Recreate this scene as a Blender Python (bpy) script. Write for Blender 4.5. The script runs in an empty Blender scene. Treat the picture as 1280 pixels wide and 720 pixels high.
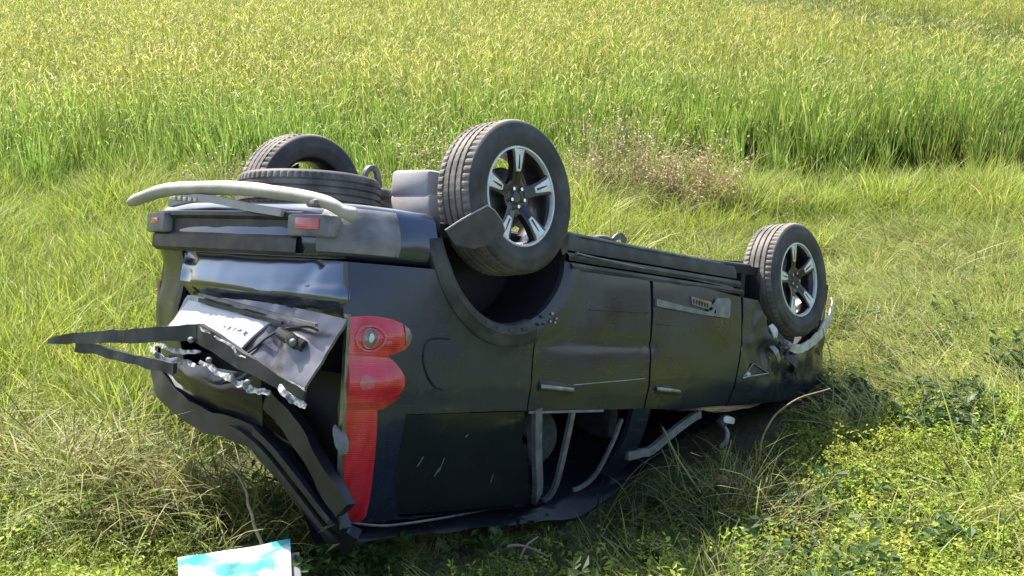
import bpy, bmesh, math, random
import numpy as np
from mathutils import Matrix, Vector, noise

random.seed(7)
rng = np.random.default_rng(11)
SC = bpy.context.scene
COL = SC.collection
H = 3.5                                    # camera height above the paddy level

# ------------------------------------------------------------------ camera, sky, sun, exposure
cam = bpy.data.cameras.new('camera')
cam.sensor_width = 36.0
cam.lens = 1450.0 / 1280.0 * 36.0
cam.clip_end = 2000.0
cam_o = bpy.data.objects.new('camera', cam)
COL.objects.link(cam_o)
cam_o.location = (0, 0, H)
cam_o.rotation_euler = (math.radians(90 - 19), 0, 0)
SC.camera = cam_o

SUN_EL, SUN_DIR = math.radians(49), (-0.545, 0.838)        # horizontal direction towards the sun
wd = bpy.data.worlds.new('World')
SC.world = wd
wd.use_nodes = True
nt = wd.node_tree
sky = nt.nodes.new('ShaderNodeTexSky')
sky.sky_type = 'NISHITA'
sky.sun_disc = False
sky.sun_elevation = SUN_EL
sky.sun_rotation = math.atan2(SUN_DIR[0], SUN_DIR[1])
sky.air_density = 1.2
sky.dust_density = 2.0
nt.links.new(sky.outputs[0], nt.nodes['Background'].inputs[0])
nt.nodes['Background'].inputs[1].default_value = 0.10
sl = bpy.data.lights.new('sun', 'SUN')
sl.energy = 4.6
sl.angle = math.radians(0.5)
sl.color = (1.0, 0.95, 0.86)
sun = bpy.data.objects.new('sun', sl)
COL.objects.link(sun)
hv = Vector((SUN_DIR[0], SUN_DIR[1], 0)).normalized()
sv = hv * math.cos(SUN_EL) + Vector((0, 0, math.sin(SUN_EL)))
sun.rotation_euler = sv.to_track_quat('Z', 'Y').to_euler()
SC.view_settings.view_transform = 'Standard'
SC.view_settings.look = 'None'
SC.view_settings.exposure = 1.38
SC.view_settings.gamma = 1.0
SC.cycles.max_bounces = 6
SC.cycles.diffuse_bounces = 3
SC.cycles.glossy_bounces = 3
SC.cycles.transmission_bounces = 3

# ------------------------------------------------------------------ materials
MATS = {}


def nodes_of(name):
    m = bpy.data.materials.new(name)
    m.use_nodes = True
    n = m.node_tree
    MATS[name] = m
    return m, n, n.nodes['Principled BSDF']


def noise_ramp(n, scale, c0, c1, lo=0.35, hi=0.65, detail=6, coord='Object', vec=None):
    tc = n.nodes.new('ShaderNodeTexCoord')
    no = n.nodes.new('ShaderNodeTexNoise')
    no.inputs['Scale'].default_value = scale
    no.inputs['Detail'].default_value = detail
    r = n.nodes.new('ShaderNodeValToRGB')
    r.color_ramp.elements[0].position = lo
    r.color_ramp.elements[1].position = hi
    r.color_ramp.elements[0].color = (*c0, 1)
    r.color_ramp.elements[1].color = (*c1, 1)
    if vec:
        mp = n.nodes.new('ShaderNodeMapping')
        mp.inputs['Scale'].default_value = vec
        n.links.new(tc.outputs[coord], mp.inputs[0])
        n.links.new(mp.outputs[0], no.inputs['Vector'])
    else:
        n.links.new(tc.outputs[coord], no.inputs['Vector'])
    n.links.new(no.outputs[0], r.inputs[0])
    return r


def bump(n, p, scale, strength, dist=0.005):
    tc = n.nodes.new('ShaderNodeTexCoord')
    no = n.nodes.new('ShaderNodeTexNoise')
    no.inputs['Scale'].default_value = scale
    no.inputs['Detail'].default_value = 5
    b = n.nodes.new('ShaderNodeBump')
    b.inputs['Strength'].default_value = strength
    b.inputs['Distance'].default_value = dist
    n.links.new(tc.outputs['Object'], no.inputs['Vector'])
    n.links.new(no.outputs[0], b.inputs['Height'])
    n.links.new(b.outputs[0], p.inputs['Normal'])


def mat(name, c, rough=0.5, metal=0.0, c2=None, scale=8, lo=0.4, hi=0.65, coat=0.0, bmp=None, rough2=None, spec=0.5, vec=None):
    m, n, p = nodes_of(name)
    p.inputs['Base Color'].default_value = (*c, 1)
    p.inputs['Roughness'].default_value = rough
    p.inputs['Metallic'].default_value = metal
    p.inputs['Coat Weight'].default_value = coat
    p.inputs['Coat Roughness'].default_value = 0.06
    p.inputs['Specular IOR Level'].default_value = spec
    if c2:
        r = noise_ramp(n, scale, c, c2, lo, hi, vec=vec)
        n.links.new(r.outputs[0], p.inputs['Base Color'])
    if rough2 is not None:
        r = noise_ramp(n, scale * 0.8, (rough,) * 3, (rough2,) * 3, lo, hi, vec=vec)
        n.links.new(r.outputs[0], p.inputs['Roughness'])
    if bmp:
        bump(n, p, bmp[0], bmp[1])
    return m


# black car paint with a film of road dust
def dusty_paint(name, base, dust, zmid, rough, metal, amount=1.0):
    """car paint under road dust, fine scratches and smears; the dust is thicker towards the sills"""
    m, n, p = nodes_of(name)
    L = n.links.new
    tc = n.nodes.new('ShaderNodeTexCoord')

    def nz(scale, detail=6, vec=None, rough_=.6):
        no = n.nodes.new('ShaderNodeTexNoise')
        no.inputs['Scale'].default_value = scale
        no.inputs['Detail'].default_value = detail
        no.inputs['Roughness'].default_value = rough_
        if vec:
            mp = n.nodes.new('ShaderNodeMapping')
            mp.inputs['Scale'].default_value = vec
            mp.inputs['Rotation'].default_value = (0, .35, 0)
            L(tc.outputs['Object'], mp.inputs[0])
            L(mp.outputs[0], no.inputs['Vector'])
        else:
            L(tc.outputs['Object'], no.inputs['Vector'])
        return no.outputs[0]

    def rng_(v, lo, hi, a, b):
        r = n.nodes.new('ShaderNodeMapRange')
        r.inputs[1].default_value, r.inputs[2].default_value = lo, hi
        r.inputs[3].default_value, r.inputs[4].default_value = a, b
        L(v, r.inputs[0])
        return r.outputs[0]

    def mth(op, a, b):
        q = n.nodes.new('ShaderNodeMath')
        q.operation = op
        q.use_clamp = True
        for i, v in enumerate((a, b)):
            if isinstance(v, float):
                q.inputs[i].default_value = v
            else:
                L(v, q.inputs[i])
        return q.outputs[0]
    sx = n.nodes.new('ShaderNodeSeparateXYZ')
    L(tc.outputs['Object'], sx.inputs[0])
    low = rng_(sx.outputs[2], zmid + .08, zmid - .12, .30, 1.0)
    cloud = rng_(nz(2.6), .38, .68, .06, 1.0)
    grit = rng_(nz(70, 4), .45, .70, .55, 1.0)
    d = mth('MULTIPLY', mth('MULTIPLY', low, cloud), grit)
    scr = rng_(nz(9, 3, (.6, 1, 26), .5), .62, .70, 0.0, .6)
    scr2 = rng_(nz(5, 3, (1.2, 1, 40), .5), .69, .73, 0.0, .8)
    d = mth('MULTIPLY', mth('MAXIMUM', d, mth('MAXIMUM', scr, scr2)), float(amount))
    mx = n.nodes.new('ShaderNodeMix')
    mx.data_type = 'RGBA'
    mx.inputs[6].default_value = (*base, 1)
    mx.inputs[7].default_value = (*dust, 1)
    L(d, mx.inputs[0])
    L(mx.outputs[2], p.inputs['Base Color'])
    p.inputs['Metallic'].default_value = metal
    p.inputs['Specular IOR Level'].default_value = .35
    p.inputs['Coat Weight'].default_value = .55
    L(rng_(d, 0, .6, rough, .62), p.inputs['Roughness'])
    L(rng_(d, 0, .6, .05, .45), p.inputs['Coat Roughness'])
    return m


paint = dusty_paint('black_paint', (0.012, 0.017, 0.034), (0.072, 0.078, 0.090), -.72, .25, .1, .9)
paint_q = dusty_paint('sky_tinted_black_paint', (0.014, 0.022, 0.055), (0.066, 0.073, 0.092), -.72, .22, .15, .85)  # blue of the reflected sky put into the black base
paint_sky = mat('sky_tinted_metallic_paint', (0.030, 0.044, 0.095), 0.24, 0.6, (0.05, 0.062, 0.10), 2.5, 0.4, 0.8, coat=1.0)  # black bumper paint, coloured blue for the sky it reflects
paint_gate = mat('sky_reflection_metallic', (0.13, 0.155, 0.21), 0.20, 0.85, (0.19, 0.215, 0.27), 2.5, 0.4, 0.8, coat=1.0)  # pale sky reflection on the black tailgate painted as base colour
plastic = mat('black_plastic', (0.018, 0.019, 0.020), 0.5, 0, (0.065, 0.064, 0.062), 9, 0.42, 0.72)
cladding = mat('dusty_grey_plastic', (0.022, 0.022, 0.023), 0.6, 0, (0.10, 0.095, 0.088), 7, 0.42, 0.75, bmp=(60, 0.15))
inner = mat('dark_interior', (0.008, 0.009, 0.012), 0.75, 0, (0.016, 0.017, 0.02), 5)
seatm = mat('dark_grey_fabric', (0.05, 0.053, 0.06), 0.9, 0, (0.075, 0.078, 0.085), 30)
rubber = mat('dusty_tyre_rubber', (0.036, 0.035, 0.037), 0.66, 0, (0.105, 0.096, 0.090), 7, 0.40, 0.75, bmp=(140, 0.15))
treadm = mat('worn_tread_rubber', (0.10, 0.090, 0.080), 0.85, 0, (0.27, 0.24, 0.205), 6, 0.38, 0.7, bmp=(120, 0.2))
silver = mat('machined_alloy', (0.80, 0.81, 0.83), 0.42, 0.35, (0.62, 0.62, 0.63), 14)
rimblack = mat('black_alloy', (0.010, 0.010, 0.011), 0.3, 0.2, (0.035, 0.034, 0.033), 14, coat=0.4)
steel = mat('grimy_steel', (0.20, 0.195, 0.185), 0.5, 0.5, (0.09, 0.08, 0.07), 14)
palem = mat('scuffed_pale_plastic', (0.43, 0.405, 0.35), 0.6, 0, (0.29, 0.27, 0.235), 5, 0.35, 0.7, bmp=(40, 0.4))
dirtygrey = mat('dusty_grey_metal', (0.44, 0.41, 0.41), 0.65, 0.0, (0.34, 0.31, 0.30), 5, bmp=(20, 0.2))
tub = mat('scraped_bumper_plastic', (0.10, 0.10, 0.12), 0.45, 0, (0.30, 0.285, 0.29), 7, 0.35, 0.7, bmp=(45, 0.3))
chrome = mat('chrome', (0.75, 0.75, 0.76), 0.18, 1.0)
dullchrome = mat('dull_chrome', (0.30, 0.30, 0.31), 0.32, 0.8, (0.17, 0.17, 0.17), 18)
weather = mat('weathered_grey_strip', (0.16, 0.165, 0.17), 0.55, 0.2, (0.27, 0.27, 0.27), 18)
platem = mat('pale_plate', (0.74, 0.73, 0.76), 0.45, 0, (0.50, 0.49, 0.52), 5, 0.35, 0.7)
lilac = mat('bare_grey_panel', (0.10, 0.10, 0.115), 0.30, 0.5, (0.24, 0.23, 0.25), 4, 0.35, 0.7, bmp=(9, 0.6))
ink = mat('faint_grey_print', (0.46, 0.46, 0.52), 0.6, 0, (0.62, 0.61, 0.65), 60)
white_bit = mat('torn_white_plastic', (0.72, 0.71, 0.68), 0.5, 0, (0.45, 0.43, 0.4), 20)
darktrim = mat('dark_gloss_trim', (0.010, 0.012, 0.018), 0.38, 0, (0.026, 0.028, 0.034), 6)
rustm = mat('rusty_brown', (0.06, 0.028, 0.022), 0.8, 0, (0.12, 0.06, 0.045), 16)
glassm, _n, _p = nodes_of('tinted_glass')
_p.inputs['Base Color'].default_value = (0.016, 0.019, 0.024, 1)
_p.inputs['Roughness'].default_value = 0.09
_r = noise_ramp(_n, 2.2, (0.07,) * 3, (0.42,) * 3, 0.4, 0.7)
_n.links.new(_r.outputs[0], _p.inputs['Roughness'])


def lens_mat(name, c, c2, scale, vec):
    m, n, p = nodes_of(name)
    r = noise_ramp(n, scale, c, c2, 0.35, 0.65, vec=vec)
    n.links.new(r.outputs[0], p.inputs['Base Color'])
    p.inputs['Roughness'].default_value = 0.22
    p.inputs['Coat Weight'].default_value = 1.0
    p.inputs['Coat Roughness'].default_value = 0.04
    w = n.nodes.new('ShaderNodeTexWave')
    w.bands_direction = 'Z'
    w.inputs['Scale'].default_value = 34
    w.inputs['Distortion'].default_value = .4
    tcw = n.nodes.new('ShaderNodeTexCoord')
    n.links.new(tcw.outputs['Object'], w.inputs['Vector'])
    bw = n.nodes.new('ShaderNodeBump')
    bw.inputs['Strength'].default_value = .2
    bw.inputs['Distance'].default_value = .004
    n.links.new(w.outputs[1], bw.inputs['Height'])
    n.links.new(bw.outputs[0], p.inputs['Normal'])
    p.inputs['Subsurface Weight'].default_value = 0.12
    p.inputs['Subsurface Radius'].default_value = (0.06, 0.01, 0.01)
    p.inputs['Subsurface Scale'].default_value = 0.5
    return m


redlens = lens_mat('red_lens', (0.56, 0.010, 0.028), (0.76, 0.045, 0.08), 5, (3, 1, .6))
redlens_deep = lens_mat('deep_red_lens', (0.42, 0.012, 0.02), (0.52, 0.025, 0.035), 6, (1, 1, 1))
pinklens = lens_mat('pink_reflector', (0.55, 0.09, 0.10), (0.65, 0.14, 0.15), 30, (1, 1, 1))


def leaf_mat(name, transl=0.5, rough=0.5):
    m, n, p = nodes_of(name)
    a = n.nodes.new('ShaderNodeAttribute')
    a.attribute_name = 'col'
    t = n.nodes.new('ShaderNodeAttribute')
    t.attribute_type = 'INSTANCER'
    t.attribute_name = 'tint'
    mx = n.nodes.new('ShaderNodeMix')
    mx.data_type = 'RGBA'
    mx.blend_type = 'MULTIPLY'
    mx.inputs[0].default_value = 1.0
    n.links.new(a.outputs['Color'], mx.inputs[6])
    n.links.new(t.outputs['Color'], mx.inputs[7])
    n.links.new(mx.outputs[2], p.inputs['Base Color'])
    p.inputs['Roughness'].default_value = rough
    p.inputs['Specular IOR Level'].default_value = 0.35
    tr = n.nodes.new('ShaderNodeBsdfTranslucent')
    n.links.new(mx.outputs[2], tr.inputs[0])
    ms = n.nodes.new('ShaderNodeMixShader')
    ms.inputs[0].default_value = transl
    n.links.new(p.outputs[0], ms.inputs[1])
    n.links.new(tr.outputs[0], ms.inputs[2])
    n.links.new(ms.outputs[0], n.nodes['Material Output'].inputs[0])
    return m


leaf = leaf_mat('grass_blade')


def plain_leaf_mat(name, transl=0.35):
    m, n, p = nodes_of(name)
    a = n.nodes.new('ShaderNodeAttribute')
    a.attribute_name = 'col'
    n.links.new(a.outputs['Color'], p.inputs['Base Color'])
    p.inputs['Roughness'].default_value = 0.5
    tr = n.nodes.new('ShaderNodeBsdfTranslucent')
    n.links.new(a.outputs['Color'], tr.inputs[0])
    ms = n.nodes.new('ShaderNodeMixShader')
    ms.inputs[0].default_value = transl
    n.links.new(p.outputs[0], ms.inputs[1])
    n.links.new(tr.outputs[0], ms.inputs[2])
    n.links.new(ms.outputs[0], n.nodes['Material Output'].inputs[0])
    return m


plantm = plain_leaf_mat('plant_leaf')

gm, gn, gp = nodes_of('soil')
_r = noise_ramp(gn, 3.0, (0.030, 0.026, 0.012), (0.060, 0.058, 0.022), 0.35, 0.65)
gn.links.new(_r.outputs[0], gp.inputs['Base Color'])
gp.inputs['Roughness'].default_value = 0.95
bump(gn, gp, 18, 0.8, 0.03)
mud = mat('ditch_mud', (0.035, 0.028, 0.020), 0.45, 0, (0.07, 0.06, 0.045), 4, bmp=(10, 0.5))

# ------------------------------------------------------------------ object helpers


def tag(o, label=None, cat=None, group=None, kind=None):
    if label:
        o['label'] = label
    if cat:
        o['category'] = cat
    if group:
        o['group'] = group
    if kind:
        o['kind'] = kind
    return o


OFF = Vector((1.0, 0.0, 1.5))              # the car's own origin, near its roof on the ground


def finish(bm, name, material, parent=None, smooth=True, label=None, off=None, sharp_deg=40):
    me = bpy.data.meshes.new(name)
    o_ = OFF if off is None else off
    for v in bm.verts:
        v.co -= o_
    bmesh.ops.recalc_face_normals(bm, faces=bm.faces) if not bm.is_valid else None
    bm.normal_update()
    if smooth:
        for f in bm.faces:
            f.smooth = True
        lim = math.radians(sharp_deg)
        for e in bm.edges:
            if len(e.link_faces) == 2 and e.calc_face_angle(0.0) > lim:
                e.smooth = False
    bm.to_mesh(me)
    bm.free()
    me.materials.append(material)
    o = bpy.data.objects.new(name, me)
    COL.objects.link(o)
    if parent:
        o.parent = parent
    if label:
        o['label'] = label
    return o


def empty(name, parent=None, loc=(0, 0, 0)):
    o = bpy.data.objects.new(name, None)
    o.empty_display_size = 0.2
    COL.objects.link(o)
    o.location = loc
    if parent:
        o.parent = parent
    return o


def box(bm, c, s, rot=None, bev=0.0):
    r = bmesh.ops.create_cube(bm, size=1.0)
    M4 = Matrix.Translation(c) @ (rot.to_4x4() if rot else Matrix.Identity(4)) @ Matrix.Diagonal((*s, 1))
    bmesh.ops.transform(bm, matrix=M4, verts=r['verts'])
    if bev:
        es = list({e for v in r['verts'] for e in v.link_edges})
        bmesh.ops.bevel(bm, geom=es, offset=bev, segments=2, affect='EDGES', profile=0.5)


def catmull(pts, n=6):
    P = [Vector(p) for p in pts]
    if len(P) < 3:
        return P
    out = []
    for i in range(len(P) - 1):
        p0, p1, p2, p3 = P[max(i - 1, 0)], P[i], P[i + 1], P[min(i + 2, len(P) - 1)]
        for k in range(n):
            t = k / n
            out.append(0.5 * ((2 * p1) + (p2 - p0) * t + (2 * p0 - 5 * p1 + 4 * p2 - p3) * t * t + (3 * p1 - p0 - 3 * p2 + p3) * t ** 3))
    out.append(P[-1])
    return out


def sweep(bm, pts, sec, up=Vector((0, 0, 1)), scales=None, cap=True):
    """sweep a closed 2-D section along pts"""
    rings = []
    n = len(pts)
    for i, p in enumerate(pts):
        t = (pts[min(i + 1, n - 1)] - pts[max(i - 1, 0)]).normalized()
        s = t.cross(up)
        if s.length < 1e-4:
            s = t.cross(Vector((1, 0, 0)))
        s.normalize()
        u = s.cross(t).normalized()
        k = scales[i] if scales else 1.0
        rings.append([bm.verts.new(p + s * (a * k) + u * (b * k)) for a, b in sec])
    m = len(sec)
    for i in range(n - 1):
        for j in range(m):
            bm.faces.new((rings[i][j], rings[i][(j + 1) % m], rings[i + 1][(j + 1) % m], rings[i + 1][j]))
    if cap:
        bm.faces.new(rings[0][::-1])
        bm.faces.new(rings[-1])
    return rings


def circ(r, n=10, ry=None):
    return [(r * math.cos(2 * math.pi * i / n), (ry or r) * math.sin(2 * math.pi * i / n)) for i in range(n)]


def rect(w, h):
    return [(-w / 2, -h / 2), (w / 2, -h / 2), (w / 2, h / 2), (-w / 2, h / 2)]


def lathe(bm, prof, n, cfun=None, ang=(0, 2 * math.pi)):
    """profile of (radius, y) turned about the Y axis"""
    full = abs(ang[1] - ang[0] - 2 * math.pi) < 1e-6
    rings = []
    cnt = n if full else n + 1
    for i in range(cnt):
        a = ang[0] + (ang[1] - ang[0]) * i / n
        ring = []
        for k, (r, y) in enumerate(prof):
            rr, yy = (cfun(i, k, r, y) if cfun else (r, y))
            ring.append(bm.verts.new((rr * math.cos(a), yy, rr * math.sin(a))))
        rings.append(ring)
    for i in range(n):
        A, B = rings[i], rings[(i + 1) % cnt]
        for k in range(len(prof) - 1):
            bm.faces.new((A[k], A[k + 1], B[k + 1], B[k]))
    return rings


# ------------------------------------------------------------------ the ground


def sst(a, b, x):
    t = np.clip((x - a) / (b - a), 0, 1)
    return t * t * (3 - 2 * t)


def wav(x, y):
    return (0.030 * np.sin(1.7 * x + 0.6 * y) * np.cos(1.3 * y - 0.4 * x) + 0.018 * np.sin(4.1 * x - 2.2 * y) * np.sin(3.3 * y + 0.9)
            + 0.012 * np.sin(7.3 * x + 1.1) * np.cos(6.1 * y - 2 * x))


def ditch_c(x):
    return 13.75 + 0.075 * (x - 3.5)


def ground_z(x, y):
    x = np.asarray(x, float)
    y = np.asarray(y, float)
    z = np.interp(y, [-400, -2, 0.6, 1.6, 4.1, 5.2, 7.5, 11, 13, 16, 400],
                  [-1.7, -1.68, -1.68, -1.84, -2.80, -3.17, -3.28, -3.38, -3.45, -3.5, -3.5])
    z = z + 0.36 * np.exp(-((x + 2.4) / 1.0) ** 2 - ((y - 5.3) / 0.9) ** 2)
    z = z + 0.06 * np.exp(-((x - 3.0) / 1.2) ** 2 - ((y - 6.6) / 1.5) ** 2)
    w = sst(1.0, 3.0, y) * (1 - sst(30, 60, y)) * (1 - sst(20, 40, np.abs(x)))
    z = z + wav(x, y) * w
    d = y - ditch_c(x)
    z = z - 0.32 * np.exp(-(d / 0.35) ** 2) * sst(1.6, 3.0, x) * (1 - sst(25, 35, np.abs(x)))
    return z + H


def axis(lo, hi, step, far, g=1.35):
    a = list(np.arange(lo, hi + 1e-6, step))
    s = step
    while a[-1] < far:
        s *= g
        a.append(a[-1] + s)
    s = step
    while a[0] > -far:
        s *= g
        a.insert(0, a[0] - s)
    return np.array(a)


gx, gy = axis(-9, 11, 0.16, 600), axis(-1, 17, 0.16, 600)
GX, GY = np.meshgrid(gx, gy)
GZ = ground_z(GX, GY)
me = bpy.data.meshes.new('ground')
nx, ny = len(gx), len(gy)
idx = np.arange(nx * ny).reshape(ny, nx)
me.from_pydata(np.stack([GX.ravel(), GY.ravel(), GZ.ravel()], 1).tolist(), [],
               np.stack([idx[:-1, :-1], idx[:-1, 1:], idx[1:, 1:], idx[1:, :-1]], -1).reshape(-1, 4).tolist())
me.materials.append(gm)
me.polygons.foreach_set('use_smooth', np.ones(len(me.polygons), bool))
g = bpy.data.objects.new('ground', me)
COL.objects.link(g)
tag(g, 'sloping earth bank and flat paddy soil under all the grass', kind='structure')

# muddy water lying in the ditch along the rice
bm = bmesh.new()
rows = []
for i in range(60):
    x = 1.7 + i * 0.4
    w = 0.20 + 0.05 * math.sin(i * 1.3)
    c = float(ditch_c(x)) + 0.04 * math.sin(i * 0.9)
    z = H - 3.5 + 0 * x - 0.20
    rows.append((bm.verts.new((x, c - w, z)), bm.verts.new((x, c + w, z))))
for a, b in zip(rows, rows[1:]):
    bm.faces.new((a[0], b[0], b[1], a[1]))
wo = finish(bm, 'ditch_water', mud, off=Vector((0, 0, 0)))
tag(wo, 'dark muddy water in the ditch before the rice', kind='structure')

# ------------------------------------------------------------------ the car
MR = Matrix(((0.6712212048, -0.7375620464, 0.0739210513), (0.6809271672, 0.6529249066, 0.3317035715), (-0.2929168605, -0.1723116189, 0.9404830774)))
CC = Vector((-4.0327527819, -4.5427655717, -0.5684564100))


def to_world(X, Y, Z):
    return MR @ (Vector((X, -Y, -Z)) - CC) + Vector((0, 0, H))


CAR_R = MR @ Matrix.Diagonal((1, -1, -1))
car = empty('overturned_car')
car.matrix_world = Matrix.Translation(to_world(*OFF)) @ CAR_R.to_4x4()
tag(car, 'black family car lying upside down on the grass bank with its wheels in the air', 'car')

ZS = [.2, .3, .45, .6, .75, .85, .95, 1.05, 1.13, 1.3, 1.5, 1.65, 1.72]
YS = [.815, .845, .882, .895, .90, .905, .905, .895, .885, .845, .785, .73, .66]


def ysurf(X, Z):
    y = float(np.interp(Z, ZS, YS))
    if X < -.45:
        y -= .07 * ((-.45 - X) / .5) ** 2.4
    if X > 2.1:
        y -= .085 * ((X - 2.1) / 1.1) ** 2
    for xa, za, R in ((-.05, .27, .50), (2.70, .36, .47)):
        d = math.hypot(X - xa, Z - za)
        if Z < za + R + .1:
            y += .022 * math.exp(-((d - R) / .06) ** 2)
    # pressed crease along the doors
    y -= .010 * math.exp(-((Z - .775) / .022) ** 2) if X > .15 else 0
    y += .006 * math.exp(-((Z - .99) / .03) ** 2)
    return y


def crush(v):
    """the roof is pushed in towards the right and towards the front"""
    if v.z <= 1.1:
        return v
    ky = float(np.interp(v.y, [-.95, -.6, .0, .35, .62, .76], [.10, .14, .22, .34, .70, 1.0]))
    kx = float(np.interp(v.x, [-1.2, .85, 1.3, 1.7, 2.3], [1.0, 1.0, .72, .40, .18]))
    return Vector((v.x, v.y, 1.1 + (v.z - 1.1) * ky * kx))


def dent(p, amp=.005, f=2.3):
    return amp * noise.noise(Vector(p) * f) + amp * .45 * noise.noise(Vector(p) * f * 2.9 + Vector((5, 3, 1)))


def panel(name, outline, material, parent, fn=ysurf, side=1, step=.05, lip=.03, out=0.0, amp=.006, label=None, holes=False, gap=.004, dentf=2.3):
    """a pressed body panel: outline in (X, Z), bent over the side surface, edges folded inwards"""
    bm = bmesh.new()
    # inset the outline a little so neighbouring panels leave a gap
    vs = [bm.verts.new((x, 0, z)) for x, z in outline]
    f = bm.faces.new(vs)
    if gap:
        bmesh.ops.inset_region(bm, faces=[f], thickness=gap, use_even_offset=True)
        bmesh.ops.delete(bm, geom=[q for q in bm.faces if q is not f and q.is_valid], context='FACES') if True else None
        keep = [q for q in bm.faces]
        loose = [v for v in bm.verts if not v.link_faces]
        bmesh.ops.delete(bm, geom=loose, context='VERTS')
    bmesh.ops.triangulate(bm, faces=bm.faces[:])
    xs = [v.co.x for v in bm.verts]
    zs = [v.co.z for v in bm.verts]
    x = math.floor(min(xs) / step) * step
    while x < max(xs):
        bmesh.ops.bisect_plane(bm, geom=bm.verts[:] + bm.edges[:] + bm.faces[:], plane_co=(x, 0, 0), plane_no=(1, 0, 0), dist=1e-5)
        x += step
    z = math.floor(min(zs) / step) * step
    while z < max(zs):
        bmesh.ops.bisect_plane(bm, geom=bm.verts[:] + bm.edges[:] + bm.faces[:], plane_co=(0, 0, z), plane_no=(0, 0, 1), dist=1e-5)
        z += step
    bmesh.ops.remove_doubles(bm, verts=bm.verts[:], dist=5e-4)
    for v in bm.verts:
        X, Z = v.co.x, v.co.z
        Y = fn(X, Z) + out
        Y += dent((X, Y, Z), amp, dentf)
        v.co = Vector((X, Y * side, Z))
        v.co = crush(v.co)
    bmesh.ops.recalc_face_normals(bm, faces=bm.faces[:])
    if lip:
        be = [e for e in bm.edges if e.is_boundary]
        r = bmesh.ops.extrude_edge_only(bm, edges=be)
        for v in [q for q in r['geom'] if isinstance(q, bmesh.types.BMVert)]:
            v.co.y -= lip * side
        bmesh.ops.recalc_face_normals(bm, faces=bm.faces[:])
    # make normals point away from the car's middle
    s = sum(f.normal.y * f.calc_area() for f in bm.faces) * side
    if s < 0:
        bmesh.ops.reverse_faces(bm, faces=bm.faces[:])
    return finish(bm, name, material, parent, label=label, sharp_deg=50)


def arc(cx, cz, r, a0, a1, n):
    return [(cx + r * math.cos(math.radians(a0 + (a1 - a0) * i / n)), cz + r * math.sin(math.radians(a0 + (a1 - a0) * i / n))) for i in range(n + 1)]


AX, AZ = -.05, .27
# rear quarter: around the arch (radius .53 up to the door gap), to the lamp corner and up the rear pillar
a_out = arc(AX, AZ, .53, 157, 70, 16)                       # from the bumper edge over the arch
a_out = [p for p in a_out if p[0] < .135]
quarter = [(-.955, .475), (-.56, .475)] + a_out + [(.135, .80), (.145, 1.105), (-.63, 1.105), (-.61, 1.40), (-.50, 1.60), (.42, 1.66), (.70, 1.70),
                                                 (.70, 1.785), (.37, 1.775), (-.10, 1.765), (-.72, 1.73), (-.80, 1.64), (-.86, 1.44), (-.90, 1.26), (-.935, 1.08)]
Q = panel('quarter_panel', quarter, paint_q, car, step=.045)
QR = panel('quarter_panel', [(max(x, -.80), z) if z > .5 or x < -.8 else (x, z) for x, z in quarter if not (x < -.801 and z > 1.1)], paint, car, step=.09, side=-1)
# arch trim: wide ribbed plastic band
bm = bmesh.new()
rows = []
n = 40
for i in range(n + 1):
    a = math.radians(172 - (172 - 69) * i / n)
    row = []
    for r, o in ((.425, -.03), (.43, .004), (.44, .012), (.475, .012), (.482, .006), (.52, .008), (.533, .004), (.535, -.02)):
        X, Z = AX + r * math.cos(a), AZ + r * math.sin(a)
        row.append(bm.verts.new((X, ysurf(X, Z) + o + .004, Z)))
    rows.append(row)
for A, B in zip(rows, rows[1:]):
    for k in range(len(A) - 1):
        bm.faces.new((A[k], B[k], B[k + 1], A[k + 1]))
bmesh.ops.recalc_face_normals(bm, faces=bm.faces[:])
if sum(f.normal.y for f in bm.faces) < 0:
    bmesh.ops.reverse_faces(bm, faces=bm.faces[:])
arch_trim = finish(bm, 'wheel_arch_trim', cladding, car)
# shallow recessed pads along the band
for k in range(5):
    a = math.radians(120 - k * 10.5)
    bm = bmesh.new()
    X, Z = AX + .457 * math.cos(a), AZ + .457 * math.sin(a)
    box(bm, (X, ysurf(X, Z) + .017, Z), (.045, .006, .022), Matrix.Rotation(-(a - math.pi / 2), 3, 'Y'), .003)
    finish(bm, 'trim_pad', plastic, arch_trim, smooth=False)
    bpy.data.objects[-1] if False else None


def reparent_local(o, p):
    o.parent = p


# wheel wells: dark half drums behind the arches
for cx, cz, sgn in ((AX, .27, 1), (AX, .27, -1), (2.70, .36, 1), (2.70, .36, -1)):
    bm = bmesh.new()
    ring = []
    for i in range(25):
        a = math.pi * (1.02 - 1.04 * i / 24)
        ring.append([bm.verts.new((cx + .445 * math.cos(a), sgn * y, cz + .445 * math.sin(a))) for y in (.865, .70, .52)])
    for A, B in zip(ring, ring[1:]):
        for k in range(2):
            bm.faces.new((A[k], A[k + 1], B[k + 1], B[k]))
    bm.faces.new([r[2] for r in ring])
    finish(bm, 'wheel_well', inner, car)

# doors
a_door = arc(AX, AZ, .432, 69, 14, 14)
rear_door = [(.145, .80)] + [p for p in a_door if p[0] > .10] + [(.44, .385), (1.085, .415), (1.10, .77), (1.095, 1.12), (.155, 1.105)]
RD = panel('rear_door', rear_door, paint, car)
front_door = [(1.115, .415), (1.60, .435), (2.02, .47), (2.035, .75), (1.97, 1.00), (1.93, 1.165), (1.50, 1.155), (1.11, 1.12), (1.115, .77)]
FD = panel('front_door', front_door, paint, car)
panel('rear_door', rear_door, paint, car, side=-1, step=.1)
panel('front_door', front_door, paint, car, side=-1, step=.1)


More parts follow.
